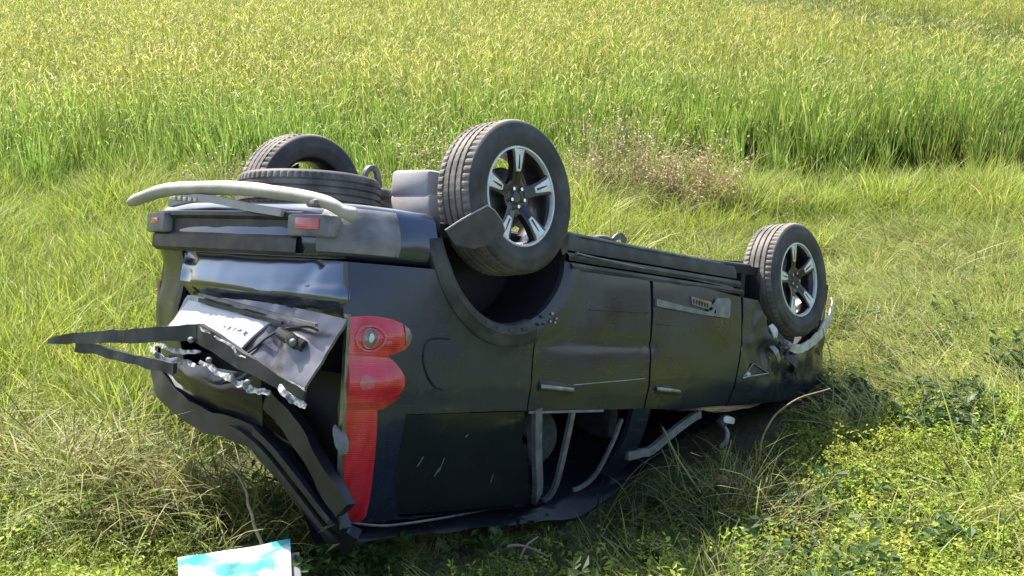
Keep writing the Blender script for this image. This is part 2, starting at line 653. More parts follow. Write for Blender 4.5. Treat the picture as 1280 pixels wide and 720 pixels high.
def handle(X0, X1, Z, door):
    for nm, mt, o, zz, hh, rr in (('handle_recess', plastic, .002, Z - .004, .055, .01), ('door_handle', dullchrome, .028, Z, .026, .012)):
        bm = bmesh.new()
        pts = []
        for i in range(9):
            t = i / 8
            X = X0 + (X1 - X0) * t
            e = .018 * math.sin(math.pi * t) if nm == 'door_handle' else 0
            pts.append(Vector((X, ysurf(X, zz) + (o - .014 + e if nm == 'door_handle' else o), zz + .02 * (t - .5))))
        sweep(bm, pts, [(a, b) for a, b in circ(.006 if nm == 'door_handle' else .004, 8, hh / 2)])
        finish(bm, nm, mt, door)


handle(.20, .45, 1.0, RD)
handle(1.17, 1.40, 1.02, FD)
# mould line highlights laid on the doors as thin pale strips
for X0, X1, Z0, Z1, d in ((.46, 1.06, .985, .955, RD), (.56, 1.07, .605, .60, RD), (1.15, 1.34, .66, .66, FD)):
    bm = bmesh.new()
    pts = [Vector((X0 + (X1 - X0) * i / 10, ysurf(X0 + (X1 - X0) * i / 10, Z0) + .001, Z0 + (Z1 - Z0) * i / 10)) for i in range(11)]
    sweep(bm, pts, circ(.003, 6, .004))
    finish(bm, 'crease_highlight', dullchrome if Z0 > .9 else cladding, d)

# pale trim strip with its badge along the front door
trim = [(1.13, .522), (1.45, .555), (1.70, .578), (1.735, .49), (1.86, .482), (1.885, .50), (1.875, .585), (1.86, .60), (1.60, .592), (1.13, .562)]
panel('trim_strip', trim, weather, FD, out=.013, lip=.02, amp=.002, label='pale grey scuffed strip along the lower door', gap=0, step=.08)
badge = [(1.47, .492), (1.68, .515), (1.69, .565), (1.48, .537)]
BG = panel('badge', badge, dullchrome, FD, out=.010, lip=.012, amp=0, gap=0, step=.1)
for k in range(6):
    bm = bmesh.new()
    X = 1.495 + k * .028
    box(bm, (X, ysurf(X, .52) + .0115, .519 + k * .0036), (.012 if k else .008, .004, .026))
    finish(bm, 'badge_mark', plastic if k < 2 else cladding, BG, smooth=False)

# sill: three stepped lips below the doors
for z0, z1, o, mt, nm in ((.375, .412, .004, cladding, 'sill'), (.325, .37, -.008, plastic, 'sill'), (.225, .318, -.03, plastic, 'sill')):
    for sgn in (1, -1):
        bm = bmesh.new()
        R_ = []
        for i in range(19):
            X = .40 + i * .092
            dz = .045 * (i / 18)
            row = [bm.verts.new((X, sgn * (ysurf(X, z) + oo), z + dz)) for z, oo in
                   ((z0, o - .04), (z0 + .003, o), ((z0 + z1) / 2, o + .010), (z1 - .003, o + .002), (z1, o - .04))]
            R_.append(row)
        for A, B in zip(R_, R_[1:]):
            for k in range(4):
                bm.faces.new((A[k], A[k + 1], B[k + 1], B[k]))
        bmesh.ops.recalc_face_normals(bm, faces=bm.faces[:])
        if sum(f.normal.y for f in bm.faces) * sgn < 0:
            bmesh.ops.reverse_faces(bm, faces=bm.faces[:])
        finish(bm, nm, mt, car)
# clean bright hem along the sill
bm = bmesh.new()
sweep(bm, [Vector((.45 + i * .08, ysurf(.45 + i * .08, .32) + .002 - .0, .327 + .0048 * i)) for i in range(20)], circ(.005, 6))
finish(bm, 'sill_hem', weather, car)
bm = bmesh.new()
sweep(bm, catmull([(.42, .80, .225), (.9, .80, .245), (1.5, .80, .265), (2.05, .79, .285)], 5), circ(.008, 6))
finish(bm, 'floor_seam', weather, car)

# front wing, crumpled round the wheel
fend = [(2.045, .47), (2.20, .48), (2.26, .56)] + [(2.70 + .44 * math.cos(math.radians(a)), .38 + .42 * math.sin(math.radians(a))) for a in (150, 130, 110, 90, 70, 50, 30, 12)] \
    + [(3.24, .50), (3.27, .80), (3.20, 1.00), (2.90, 1.10), (2.5, 1.17), (2.2, 1.19), (1.95, 1.175), (1.985, 1.0), (2.05, .75)]


def ycrum(X, Z):
    y = ysurf(X, Z)
    d = math.hypot(X - 2.45, Z - .72)
    k = math.exp(-(d / .30) ** 2)
    y += k * (.045 * noise.noise(Vector((X * 9, 2.1, Z * 9))) + .02 * noise.noise(Vector((X * 22, .3, Z * 22))))
    if X > 2.9:
        y += .03 * noise.noise(Vector((X * 7, 7.1, Z * 7)))
    return y


FW = panel('front_wing', fend, paint, car, fn=ycrum, step=.03)
panel('front_wing', fend, paint, car, fn=ycrum, step=.08, side=-1)
# triangular side marker with a chrome edge
tri = [(2.055, .955), (2.17, .865), (2.37, .925), (2.12, .945)]
pts = [Vector((x, ysurf(x, z) + .004, z)) for x, z in tri]
bm = bmesh.new()
loop = pts + [pts[0]]
for a, b in zip(loop, loop[1:]):
    sweep(bm, [a, b], circ(.006, 6))
TR = finish(bm, 'side_vent', dullchrome, FW)
panel('vent_mesh', tri, plastic, TR, out=.001, lip=.01, gap=.006, amp=0, step=.1)
bm = bmesh.new()
bmesh.ops.create_icosphere(bm, subdivisions=2, radius=.02, matrix=Matrix.Translation((2.125, ysurf(2.1, .93) + .003, .93)) @ Matrix.Diagonal((1.3, .35, .7, 1)))
finish(bm, 'side_lamp', white_bit, TR)


def ragged(bm, a=.008, f=22):
    for v in bm.verts:
        q = v.co.copy()
        v.co += Vector((noise.noise(q * f), noise.noise(q * f + Vector((4, 2, 9))), noise.noise(q * f + Vector((1, 8, 3))) + .25 * noise.noise(q * f * 2.7))) * a


def scrap(name, pts, w, t, mt, parent=car, wob=.02, label=None, n=5, up=Vector((0, 1, 0)), taper=True):
    """a torn, twisted strip of sheet"""
    P = catmull(pts, n)
    P = [p + Vector((noise.noise(p * 13), noise.noise(p * 13 + Vector((3, 1, 2))), noise.noise(p * 13 + Vector((7, 7, 1))))) * wob for p in P]
    sc = [1.0] * len(P)
    if taper:
        sc = [.35 + .65 * math.sin(math.pi * min(1, max(0, (i + .6) / len(P)))) ** .5 * (.8 + .4 * random.random()) for i in range(len(P))]
    bm = bmesh.new()
    sweep(bm, P, rect(w, t), up=up, scales=sc)
    return finish(bm, name, mt, parent, smooth=False, label=label)


# pale torn wing liner hooked under the front tyre, with rusty metal behind
LN = scrap('wing_liner', [(2.56, .90, .745), (2.70, .915, .765), (2.84, .92, .73), (2.97, .92, .665), (3.09, .91, .57), (3.20, .88, .47), (3.235, .85, .42)], .075, .010, white_bit,
           wob=.006, label='pale torn wheel liner strip', up=Vector((0, 1, .2)))
for k, (x, z) in enumerate(((2.50, .70), (2.42, .72), (2.38, .66), (2.34, .74), (2.56, .79), (2.65, .83))):
    scrap('torn_sheet', [(x, .885, z), (x + .05, .93, z + .05), (x + .10, .91, z + .12)], .045, .006, plastic if k % 3 else dullchrome, wob=.03)
scrap('torn_sheet', [(2.355, .90, .62), (2.375, .925, .66), (2.39, .92, .715)], .06, .01, white_bit, wob=.01)
bm = bmesh.new()
bmesh.ops.create_grid(bm, x_segments=8, y_segments=8, size=.5)
for v in bm.verts:
    v.co = Vector((3.08 + v.co.x * .30, .80 + .04 * noise.noise(v.co * 9), .80 + v.co.y * .42))
finish(bm, 'radiator_support', rustm, car)

# roof and nose shells
bm = bmesh.new()
G = []
for i in range(34):
    X = -.94 + i * .095
    row = []
    for j in range(29):
        s = -1 + 2 * j / 28
        Y = s * .715
        Z = 1.725 + .05 * (1 - abs(s) ** 3.2) + .0 * X + float(np.interp(X, [-.9, .7, 2.2], [0, .05, .05]))
        p = crush(Vector((X, Y, Z)))
        p.z += dent(p, .02, 4)
        row.append(bm.verts.new(p))
    G.append(row)
for A, B in zip(G, G[1:]):
    for k in range(28):
        bm.faces.new((A[k], A[k + 1], B[k + 1], B[k]))
bmesh.ops.solidify(bm, geom=bm.faces[:], thickness=.02)
finish(bm, 'roof', paint, car, label='crushed roof pressed into the grass')
# bright drip channel along the roof edge
bm = bmesh.new()
P = [Vector((x, ysurf(x, z) + .006, z)) for x, z in [(-.80, 1.635), (-.6, 1.645), (-.4, 1.655), (-.15, 1.665), (.1, 1.685), (.35, 1.70), (.6, 1.715)]]
P = [crush(p) for p in catmull(P, 4)]
sweep(bm, P, circ(.006, 6))
finish(bm, 'drip_rail', weather, car)
# bonnet
bm = bmesh.new()
G = []
for i in range(17):
    X = 1.95 + i * .083
    row = []
    for j in range(21):
        s = -1 + 2 * j / 20
        row.append(bm.verts.new((X, s * (.80 - .10 * (i / 16) ** 2), 1.17 - .15 * (i / 16) ** 1.6 + .04 * (1 - s * s) + .03 * noise.noise(Vector((X * 4, s * 3, 0))))))
    G.append(row)
for A, B in zip(G, G[1:]):
    for k in range(20):
        bm.faces.new((A[k], A[k + 1], B[k + 1], B[k]))
finish(bm, 'bonnet', paint, car)
bm = bmesh.new()
G = []
for j in range(25):
    s = -1 + 2 * j / 24
    Y = s * .80
    X = 3.42 - .20 * abs(s) ** 3
    G.append([bm.verts.new((X + o + .02 * noise.noise(Vector((s * 5, z * 5, 0))), Y, z)) for z, o in ((.28, -.12), (.36, 0), (.5, .03), (.62, .0), (.64, -.03), (.80, -.03), (.82, .0), (1.0, -.08), (1.06, -.2))])
for A, B in zip(G, G[1:]):
    for k in range(8):
        bm.faces.new((A[k], A[k + 1], B[k + 1], B[k]))
finish(bm, 'front_bumper', plastic, car)

# ------------------------------------------------ glass, pillars and inside
qwin = [(-.625, 1.11), (.14, 1.112), (.22, 1.30), (.42, 1.655), (-.50, 1.60), (-.605, 1.40)]
panel('quarter_window', qwin, glassm, car, out=-.010, lip=.01, amp=.003, gap=0)
for X0, Z0, X1, Z1 in ((-.47, 1.30, -.49, 1.345), (-.335, 1.315, -.345, 1.38), (-.35, 1.36, -.365, 1.40), (-.22, 1.21, -.235, 1.222), (.03, 1.42, .028, 1.46)):
    bm = bmesh.new()
    sweep(bm, [Vector((X0, ysurf(X0, Z0) + .0, Z0)), Vector((X1, ysurf(X1, Z1) + .0, Z1))], circ(.0025, 5))
    finish(bm, 'glass_scratch', weather, bpy.data.objects['quarter_window'])


def bar(name, pts, w, t, mt, parent=car, label=None, n=5, up=Vector((0, 1, 0))):
    bm = bmesh.new()
    sweep(bm, [crush(p) for p in catmull(pts, n)], rect(w, t), up=up)
    return finish(bm, name, mt, parent, smooth=True, label=label, sharp_deg=35)


def sp(X, Z, o=0.0):
    return (X, ysurf(X, Z) + o, Z)


bar('window_pillar', [sp(.22, 1.10), sp(.29, 1.30), sp(.40, 1.52), sp(.49, 1.70)], .050, .03, weather)
bar('window_divider', [sp(.51, 1.10, -.01), sp(.53, 1.35, -.01), sp(.545, 1.52, -.01), sp(.535, 1.66, -.01)], .032, .02, weather)
bar('window_seal', [sp(.97, 1.18, -.03), sp(.95, 1.32, -.03), sp(.90, 1.48, -.03), sp(.82, 1.58, -.03), sp(.76, 1.61, -.03)], .022, .014, weather)
bar('window_sill_strip', [sp(.16, 1.115, .004), sp(.5, 1.118, .004), sp(.74, 1.12, .004)], .012, .01, weather)
bar('centre_pillar', [sp(1.10, 1.10, -.02), sp(1.10, 1.35, -.02), sp(1.08, 1.72, -.02)], .16, .03, paint)
# crushed front pillar lying across the door opening
bar('front_pillar', [(1.10, .80, 1.44), (1.22, .81, 1.455), (1.30, .82, 1.46), (1.50, .82, 1.395), (1.74, .83, 1.28)], .045, .03, weather, n=4, label='bent windscreen pillar')
bm = bmesh.new()
box(bm, (1.84, .93, 1.205), (.10, .05, .05), Matrix.Rotation(.5, 3, 'Y'), .012)
MB_ = finish(bm, 'mirror_stub', plastic, car, label='broken wing mirror stub')
scrap('mirror_shard', [(1.80, .955, 1.185), (1.86, .965, 1.19), (1.92, .955, 1.20)], .04, .012, white_bit, MB_, wob=.01)
scrap('mirror_shard', [(1.86, .94, 1.21), (1.83, .96, 1.28), (1.79, .95, 1.35)], .035, .01, weather, MB_, wob=.02)

bm = bmesh.new()          # tub: floor, wheelhouse side and bulkheads seen through the openings
box(bm, (1.0, 0, .30), (3.6, 1.60, .05))
box(bm, (2.15, 0, .72), (.05, 1.62, .80))
box(bm, (.9, -.80, .75), (3.2, .03, .85))
finish(bm, 'floor_pan', inner, car, smooth=False)
for y in (-.42, .0, .42):           # rear bench backs
    bm = bmesh.new()
    box(bm, (-.35, y, .82), (.16, .40, .60), Matrix.Rotation(-.12, 3, 'Y'), .05)
    s_ = finish(bm, 'seat_back', inner, car)
for x, y in ((.42, .46), (1.35, .42), (1.35, -.42), (.42, -.42)):
    bm = bmesh.new()
    box(bm, (x, y, .85), (.14, .46, .62), Matrix.Rotation(-.15, 3, 'Y'), .05)
    box(bm, (x + .25, y, .52), (.50, .46, .14), None, .04)
    st = finish(bm, 'seat', seatm, car)
    bm = bmesh.new()
    box(bm, (x - .05, y, 1.24), (.10, .27, .20), None, .045)
    finish(bm, 'headrest', seatm, st)
# rounded pale head restraint close behind the side window
bm = bmesh.new()
bmesh.ops.create_uvsphere(bm, u_segments=20, v_segments=12, radius=1, matrix=Matrix.Translation(crush(Vector((.50, .64, 1.34)))) @ Matrix.Diagonal((.17, .07, .15, 1)))
finish(bm, 'side_headrest', seatm, car, label='rounded grey head restraint behind the window')

# ------------------------------------------------ tail lamp
lamp_up = [(-.94, .70), (-.88, .692), (-.82, .692), (-.76, .70), (-.71, .715), (-.67, .74), (-.652, .77), (-.66, .80), (-.695, .828), (-.73, .850), (-.737, .872), (-.715, .905),
           (-.69, .94), (-.682, .98), (-.70, 1.02), (-.75, 1.045), (-.83, 1.058), (-.925, 1.062), (-.935, .9)]
lamp_lo = [(-.93, 1.078), (-.79, 1.076), (-.765, 1.20), (-.74, 1.34), (-.718, 1.46), (-.705, 1.56), (-.725, 1.605), (-.80, 1.61), (-.86, 1.42), (-.90, 1.25)]


def lampfn(X, Z):
    return ysurf(X, Z) + .012 + .034 * math.exp(-((Z - .775) / .055) ** 2) * math.exp(-((X + .80) / .11) ** 2) + .034 * math.exp(-((Z - .96) / .06) ** 2) * math.exp(-((X + .80) / .12) ** 2)


TL = empty('tail_lamp', car)
TL['label'] = 'tall red tail lamp on the rear corner'
lobe_a = [(-.945, .70), (-.88, .692), (-.82, .692), (-.76, .70), (-.71, .715), (-.67, .74), (-.652, .77), (-.662, .803), (-.69, .828), (-.73, .843), (-.77, .855), (-.945, .855)]
lobe_b = [(-.945, .857), (-.77, .857), (-.735, .88), (-.705, .91), (-.687, .94), (-.682, .98), (-.70, 1.02), (-.75, 1.045), (-.83, 1.058), (-.93, 1.062)]
panel('upper_lens', lobe_a, redlens, TL, fn=lampfn, lip=.03, amp=0, gap=0, step=.02)
panel('middle_lens', lobe_b, redlens, TL, fn=lampfn, lip=.03, amp=0, gap=0, step=.02)
panel('lower_lens', lamp_lo, redlens, TL, fn=lampfn, lip=.03, amp=0, gap=0, step=.04)
panel('lens_band', [(-.928, 1.058), (-.80, 1.052), (-.70, 1.015), (-.69, 1.03), (-.765, 1.082), (-.928, 1.082)], redlens_deep, TL, fn=lampfn, lip=.03, amp=0, gap=0, out=.003, step=.04)


def oval(name, cx, cz, rx, rz, mt, o, ring=None):
    bm = bmesh.new()
    if ring:
        P = [Vector((cx + rx * math.cos(t), lampfn(cx + rx * math.cos(t), cz + rz * math.sin(t)) + o, cz + rz * math.sin(t))) for t in np.linspace(0, 2 * math.pi, 25)]
        sweep(bm, P, circ(ring, 6), up=Vector((0, 1, 0)), cap=False)
    else:
        c = bm.verts.new((cx, lampfn(cx, cz) + o + .004, cz))
        R_ = [bm.verts.new((cx + rx * math.cos(t), lampfn(cx + rx * math.cos(t), cz + rz * math.sin(t)) + o, cz + rz * math.sin(t))) for t in np.linspace(0, 2 * math.pi, 24, endpoint=False)]
        for a, b in zip(R_, R_[1:] + R_[:1]):
            bm.faces.new((c, b, a))
        bmesh.ops.recalc_face_normals(bm, faces=bm.faces[:])
        if sum(f.normal.y for f in bm.faces) < 0:
            bmesh.ops.reverse_faces(bm, faces=bm.faces[:])
    return finish(bm, name, mt, TL)


oval('lens_ring', -.865, .785, .058, .052, pinklens, .003, ring=.006)
oval('reversing_lamp', -.868, .785, .026, .036, dullchrome, .002)
oval('lens_ring', -.868, .785, .029, .041, pinklens, .003, ring=.005)
oval('lamp_bulb', -.868, .782, .010, .020, white_bit, .008)
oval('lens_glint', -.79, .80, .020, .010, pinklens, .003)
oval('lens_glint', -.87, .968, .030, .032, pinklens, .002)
panel('lens_tip', [(-.70, .72), (-.672, .738), (-.655, .77), (-.668, .80), (-.69, .81), (-.675, .77)], dullchrome, TL, fn=lampfn, lip=.01, amp=0, gap=0, out=.004)
bm = bmesh.new()
sweep(bm, [Vector((x, ysurf(x, z) + .008, z)) for x, z in ((-.952, .69), (-.952, .9), (-.938, 1.07), (-.910, 1.25), (-.868, 1.44), (-.815, 1.625))], rect(.018, .02), up=Vector((0, 1, 0)))
finish(bm, 'lamp_edge', dullchrome, TL)
# curved filler flap line behind the lamp
bm = bmesh.new()
sweep(bm, [Vector((x, ysurf(x, z) + .0005, z)) for x, z in catmull_xz] if False else
      [Vector((p.x, ysurf(p.x, p.z) + .001, p.z)) for p in catmull([(-.42, 0, .775), (-.54, 0, .78), (-.575, 0, .84), (-.55, 0, .92), (-.50, 0, .98), (-.44, 0, 1.0)], 5)], circ(.005, 6))
finish(bm, 'fuel_flap_gap', inner, car)

# ------------------------------------------------ rear bumper
plan = catmull([(-.52, .882, 0), (-.70, .872, 0), (-.86, .845, 0), (-.955, .79, 0), (-1.01, .68, 0), (-1.04, .40, 0), (-1.05, 0, 0), (-1.035, -.40, 0), (-.98, -.66, 0),
                (-.89, -.78, 0), (-.72, -.86, 0), (-.52, -.882, 0)], 5)


def wrap(bm, P, prof, fn=None):
    rows = []
    for i, p in enumerate(P):
        t = (P[min(i + 1, len(P) - 1)] - P[max(i - 1, 0)]).normalized()
        nrm = Vector((t.y, -t.x, 0))
        if nrm.dot(p - Vector((0, 0, 0))) < 0:
            nrm = -nrm
        row = []
        for o, z in prof:
            q = p + nrm * o + Vector((0, 0, z))
            if fn:
                q = fn(q, nrm)
            row.append(bm.verts.new(q))
        rows.append(row)
    for A, B in zip(rows, rows[1:]):
        for k in range(len(prof) - 1):
            bm.faces.new((A[k], A[k + 1], B[k + 1], B[k]))
    bmesh.ops.recalc_face_normals(bm, faces=bm.faces[:])
    s = sum((f.normal.dot(f.calc_center_median() - Vector((.3, 0, .4)))) for f in bm.faces)
    if s < 0:
        bmesh.ops.reverse_faces(bm, faces=bm.faces[:])
    return rows


bm = bmesh.new()
wrap(bm, plan, [(-.16, .225), (-.075, .230), (-.040, .243), (-.020, .270), (.006, .34), (.014, .40), (.004, .445), (-.010, .462), (-.05, .468)],
     lambda q, nn: q + nn * dent(q, .007, 4))
RB = finish(bm, 'rear_bumper', paint_sky, car, sharp_deg=60)
# black plastic lower face with its upper step
sub = [p for p in plan if -.60 < p.y < .60 and p.x < -.8]
bm = bmesh.new()
wrap(bm, sub, [(.0, .276), (.026, .283), (.030, .30), (.010, .315), (.008, .375), (.030, .392), (.032, .45), (.0, .466)])
finish(bm, 'bumper_insert', plastic, RB)
for i_, yy in enumerate((.66, -.52)):
    pr = min(plan, key=lambda p: abs(p.y - yy) + (10 if p.x > -.8 else 0))
    rz = Matrix.Rotation(-.16 if yy > 0 else .22, 3, 'Z')
    bm = bmesh.new()
    box(bm, (pr.x - .012, yy, .335), (.07, .25, .095), rz, .014)
    hs = finish(bm, 'reflector_housing', tub, RB)
    bm = bmesh.new()
    box(bm, (pr.x - .048, yy, .328), (.012, .135 if yy > 0 else .10, .050 if yy > 0 else .03), rz, .006)
    finish(bm, 'reflector', pinklens, hs)
# scraped corner cap
cp = [p for p in plan if p.x < -.66 and p.y > .66]
bm = bmesh.new()
wrap(bm, cp[2:], [(-.050, .243), (-.034, .250), (-.0145, .272), (.0115, .34), (.0195, .40), (.0105, .438), (-.01, .445)], lambda q, nn: q + nn * dent(q, .007, 4))
finish(bm, 'bumper_corner', tub, RB, label='scraped grey bumper corner')
# scuffed pale valance torn loose, curling past the right corner
TP = catmull([(-1.06, -.775, .245), (-1.07, -.62, .213), (-1.07, -.44, .183), (-1.075, -.12, .175), (-1.08, .25, .185), (-1.08, .55, .21), (-1.07, .78, .24), (-1.03, .86, .275), (-.985, .885, .285)], 8)
bm = bmesh.new()
scl = [float(np.interp(i / (len(TP) - 1), [0, .05, .18, .4, .6, .85, .95, 1], [.55, .9, 1.0, 1.05, .95, .85, 1.0, .6])) for i in range(len(TP))]
rr_ = sweep(bm, TP, circ(.037, 14, .031), scales=scl)
for v in bm.verts:
    v.co += v.normal * 0 + Vector((0, 0, dent(v.co, .004, 4)))
finish(bm, 'bumper_valance', palem, RB, label='pale scuffed valance strip torn off the bumper and curling out')
bm = bmesh.new()
box(bm, (-1.075, .74, .248), (.07, .09, .03), Matrix.Rotation(.3, 3, 'Z'), .01)
finish(bm, 'valance_clip', steel, RB)
bm = bmesh.new()
sweep(bm, catmull([(-1.06, -.40, .245), (-1.085, -.15, .225), (-1.085, .05, .235), (-1.07, .25, .262), (-1.065, .5, .285)], 5), rect(.03, .035))
finish(bm, 'bumper_lip', dirtygrey, RB)
bm = bmesh.new()
for k in range(5):
    box(bm, (-1.10, -.30 + k * .045, .226 + .002 * k), (.016, .028, .02), None, .004)
finish(bm, 'valance_teeth', palem, RB, smooth=False)


def xrear(Y):
    return float(np.interp(Y, [-.85, -.78, -.66, -.40, 0, .4, .68, .79, .86], [-.70, -.86, -.95, -1.0, -1.015, -1.005, -.985, -.955, -.90]))


def rear_sheet(name, corners, mt, parent, n=(20, 14), bulge=None, thick=.012, label=None, fnx=None):
    """corners: four (X,Y,Z) - bilinear patch, crumpled"""
    bm = bmesh.new()
    c = [Vector(q) for q in corners]
    G = []
    for i in range(n[0] + 1):
        u_ = i / n[0]
        row = []
        for j in range(n[1] + 1):
            w_ = j / n[1]
            p = c[0] * (1 - u_) * (1 - w_) + c[1] * u_ * (1 - w_) + c[2] * u_ * w_ + c[3] * (1 - u_) * w_
            if bulge:
                p = bulge(p, u_, w_)
            row.append(bm.verts.new(p))
        G.append(row)
    for A, B in zip(G, G[1:]):
        for k in range(n[1]):
            bm.faces.new((A[k], A[k + 1], B[k + 1], B[k]))
    bmesh.ops.recalc_face_normals(bm, faces=bm.faces[:])
    if sum(f.normal.x for f in bm.faces) > 0:
        bmesh.ops.reverse_faces(bm, faces=bm.faces[:])
    if thick:
        bmesh.ops.solidify(bm, geom=bm.faces[:], thickness=thick)
    return finish(bm, name, mt, parent, label=label)


def crumple(p, u_, w_):
    base = xrear(p.y) + .012
    prof = float(np.interp(w_, [0, .05, .30, .55, .68, 1], [.008, .004, -.013, -.034, -.036, .020]))
    f1 = .007 * math.exp(-((w_ - (.80 - .45 * u_)) / .09) ** 2) * sst(.35, .6, u_)
    f2 = .008 * math.exp(-((u_ - (.86 - .16 * w_)) / .035) ** 2)
    f3 = .014 * math.exp(-((u_ - .05) / .04) ** 2) * abs(math.sin(9 * w_))
    return Vector((base + prof + f1 + f2 + f3 + dent((p.x, p.y, p.z), .0035, 3), p.y, p.z))


TG = rear_sheet('tailgate', [(-1, -.37, .462), (-1, .825, .475), (-1, .835, .71), (-1, -.30, .68)], paint_gate, car, n=(44, 18), bulge=crumple, label='dented blue-black tailgate skin')
# body behind, on the right-hand corner
rear_sheet('rear_corner', [(-.9, -.80, .46), (-1, -.385, .46), (-1, -.36, 1.08), (-.9, -.74, 1.08)], paint, car, n=(10, 14),
           bulge=lambda p, u_, w_: Vector((xrear(p.y) + .01 + .03 * w_ + dent(p, .012, 4), p.y + .03 * math.sin(w_ * 9), p.z)))
rear_sheet('rear_lamp_shard', [(-.85, -.765, .62), (-.90, -.735, .62), (-.89, -.73, .86), (-.84, -.765, .86)], mat('amber_pink_plastic', (.50, .27, .21), .4), car, n=(3, 4), label='broken pinkish lamp on the far corner')
# lower gate bent outwards: pale number plate beside bare grey sheet with the latch
LP = rear_sheet('plate_panel', [(-.995, -.30, .675), (-.995, .885, .71), (-1.15, .83, 1.01), (-1.075, -.33, .84)], lilac, TG, n=(48, 20),
                bulge=lambda p, u_, w_: Vector((p.x + dent(p, .016, 6) + .030 * math.exp(-((u_ - .66 - .10 * w_) / .035) ** 2) - .03 * math.exp(-(((u_ - .82) / .10) ** 2 + ((w_ - .45) / .22) ** 2)), p.y, p.z - .02 * math.sin(math.pi * u_) + .014 * noise.noise(Vector((u_ * 7, 3, 1))) * w_)), label='bare grey lower tailgate sheet bent outwards')
NP_c = [(-1.020, -.24, .695), (-1.055, .44, .755), (-1.125, .31, .912), (-1.095, -.30, .842)]
rear_sheet('number_plate', NP_c, platem, LP, n=(10, 6), bulge=lambda p, u_, w_: Vector((p.x - .008 + dent(p, .012, 7) + .012 * max(0, u_ - .8) / .2, p.y, p.z - .010 * math.sin(math.pi * w_) * u_)), label='pale number plate with its print faded out')
cN = [Vector(q) for q in NP_c]


def npos(u_, w_):
    p = cN[0] * (1 - u_) * (1 - w_) + cN[1] * u_ * (1 - w_) + cN[2] * u_ * w_ + cN[3] * (1 - u_) * w_
    return Vector((p.x - .0165, p.y, p.z))


for k in range(5):                       # faint smudged characters at the right of the plate
    bm = bmesh.new()
    u0 = .60 + k * .065
    a, b, c_, d = npos(u0, .28), npos(u0 + .04, .28), npos(u0 + .04, .28 + .08 + .05 * (k % 3)), npos(u0, .36 + .03 * (k % 2))
    bm.faces.new([bm.verts.new(q) for q in (a, b, c_, d)])
    finish(bm, 'plate_print', ink, LP, smooth=False)
bm = bmesh.new()
sweep(bm, [npos(u_, -.09) + Vector((0.0, 0, 0)) for u_ in np.linspace(.15, 1.15, 9)], rect(.010, .016))
ragged(bm, .004, 30)
finish(bm, 'plate_lamp_strip', plastic, LP)
bm = bmesh.new()
sweep(bm, [npos(u_, -.24) + Vector((.002, 0, 0)) for u_ in np.linspace(.1, 1.45, 12)], rect(.016, .014))
finish(bm, 'gate_seam', weather, LP)
bm = bmesh.new()
sweep(bm, [p + Vector((-.012, 0, 0)) for p in catmull([(-1.12, .25, .925), (-1.115, .34, .915), (-1.095, .42, .87), (-1.07, .48, .815), (-1.05, .56, .775), (-1.04, .70, .755), (-1.045, .78, .765)], 6)], circ(.006, 6))
finish(bm, 'recess_shadow_line', plastic, LP)  # dark curve drawn in for the plate's shadow and the recess rim
# latch
bm = bmesh.new()
sweep(bm, catmull([(-1.075, .55, .79), (-1.085, .62, .808), (-1.09, .69, .822), (-1.085, .735, .835)], 5), circ(.022, 9, .026))
box(bm, (-1.10, .675, .815), (.03, .07, .05), Matrix.Rotation(.4, 3, 'X'), .008)
LA = finish(bm, 'latch', rimblack, LP)
bm = bmesh.new()
bmesh.ops.create_icosphere(bm, subdivisions=2, radius=.018, matrix=Matrix.Translation((-1.115, .70, .822)))
finish(bm, 'latch_pin', steel, LA)
# folded under-edge of the panel and the box section below
rear_sheet('gate_flange', [(-1.115, .33, .92), (-1.15, .835, 1.00), (-1.12, .81, 1.055), (-1.09, .35, .95)], plastic, LP, n=(10, 3), bulge=lambda p, u_, w_: p + Vector((dent(p, .01, 8), 0, 0)))

# long dark garnish strip snapped and swung out to the left
G1 = catmull([(-1.36, -.90, .955), (-1.33, -.62, .91), (-1.28, -.28, .878), (-1.22, .02, .84), (-1.20, .14, .825)], 12)
G2 = catmull([(-1.20, .14, .825), (-1.195, .28, .862), (-1.185, .50, .93), (-1.17, .72, .985), (-1.16, .86, 1.02)], 12)
torn = mat('torn_grey_edge', (.62, .61, .60), .5, 0, (.12, .12, .12), 34, .42, .58)
GA = empty('garnish_strip', car)
GA['label'] = 'dark tailgate garnish strip snapped and swung out sideways'
bm = bmesh.new()
sweep(bm, G1, rect(.03, .060), scales=[float(np.interp(i / (len(G1) - 1), [0, .15, .5, 1], [.35, .8, 1.1, 1.2])) for i in range(len(G1))])
ragged(bm, .010, 7)
finish(bm, 'outer_strip', plastic, GA, smooth=False)
bm = bmesh.new()
sweep(bm, G2, rect(.028, .075), scales=[float(np.interp(i / (len(G2) - 1), [0, .4, 1], [1.1, 1.0, .45])) for i in range(len(G2))])
ragged(bm, .009, 7)
finish(bm, 'inner_strip', plastic, GA, smooth=False)
bm = bmesh.new()
sweep(bm, catmull([(-1.34, -.66, .955), (-1.30, -.40, .965), (-1.27, -.12, .985), (-1.25, .06, .99)], 8), rect(.02, .045))
ragged(bm, .012, 8)
finish(bm, 'strip_backing', plastic, GA, smooth=False)
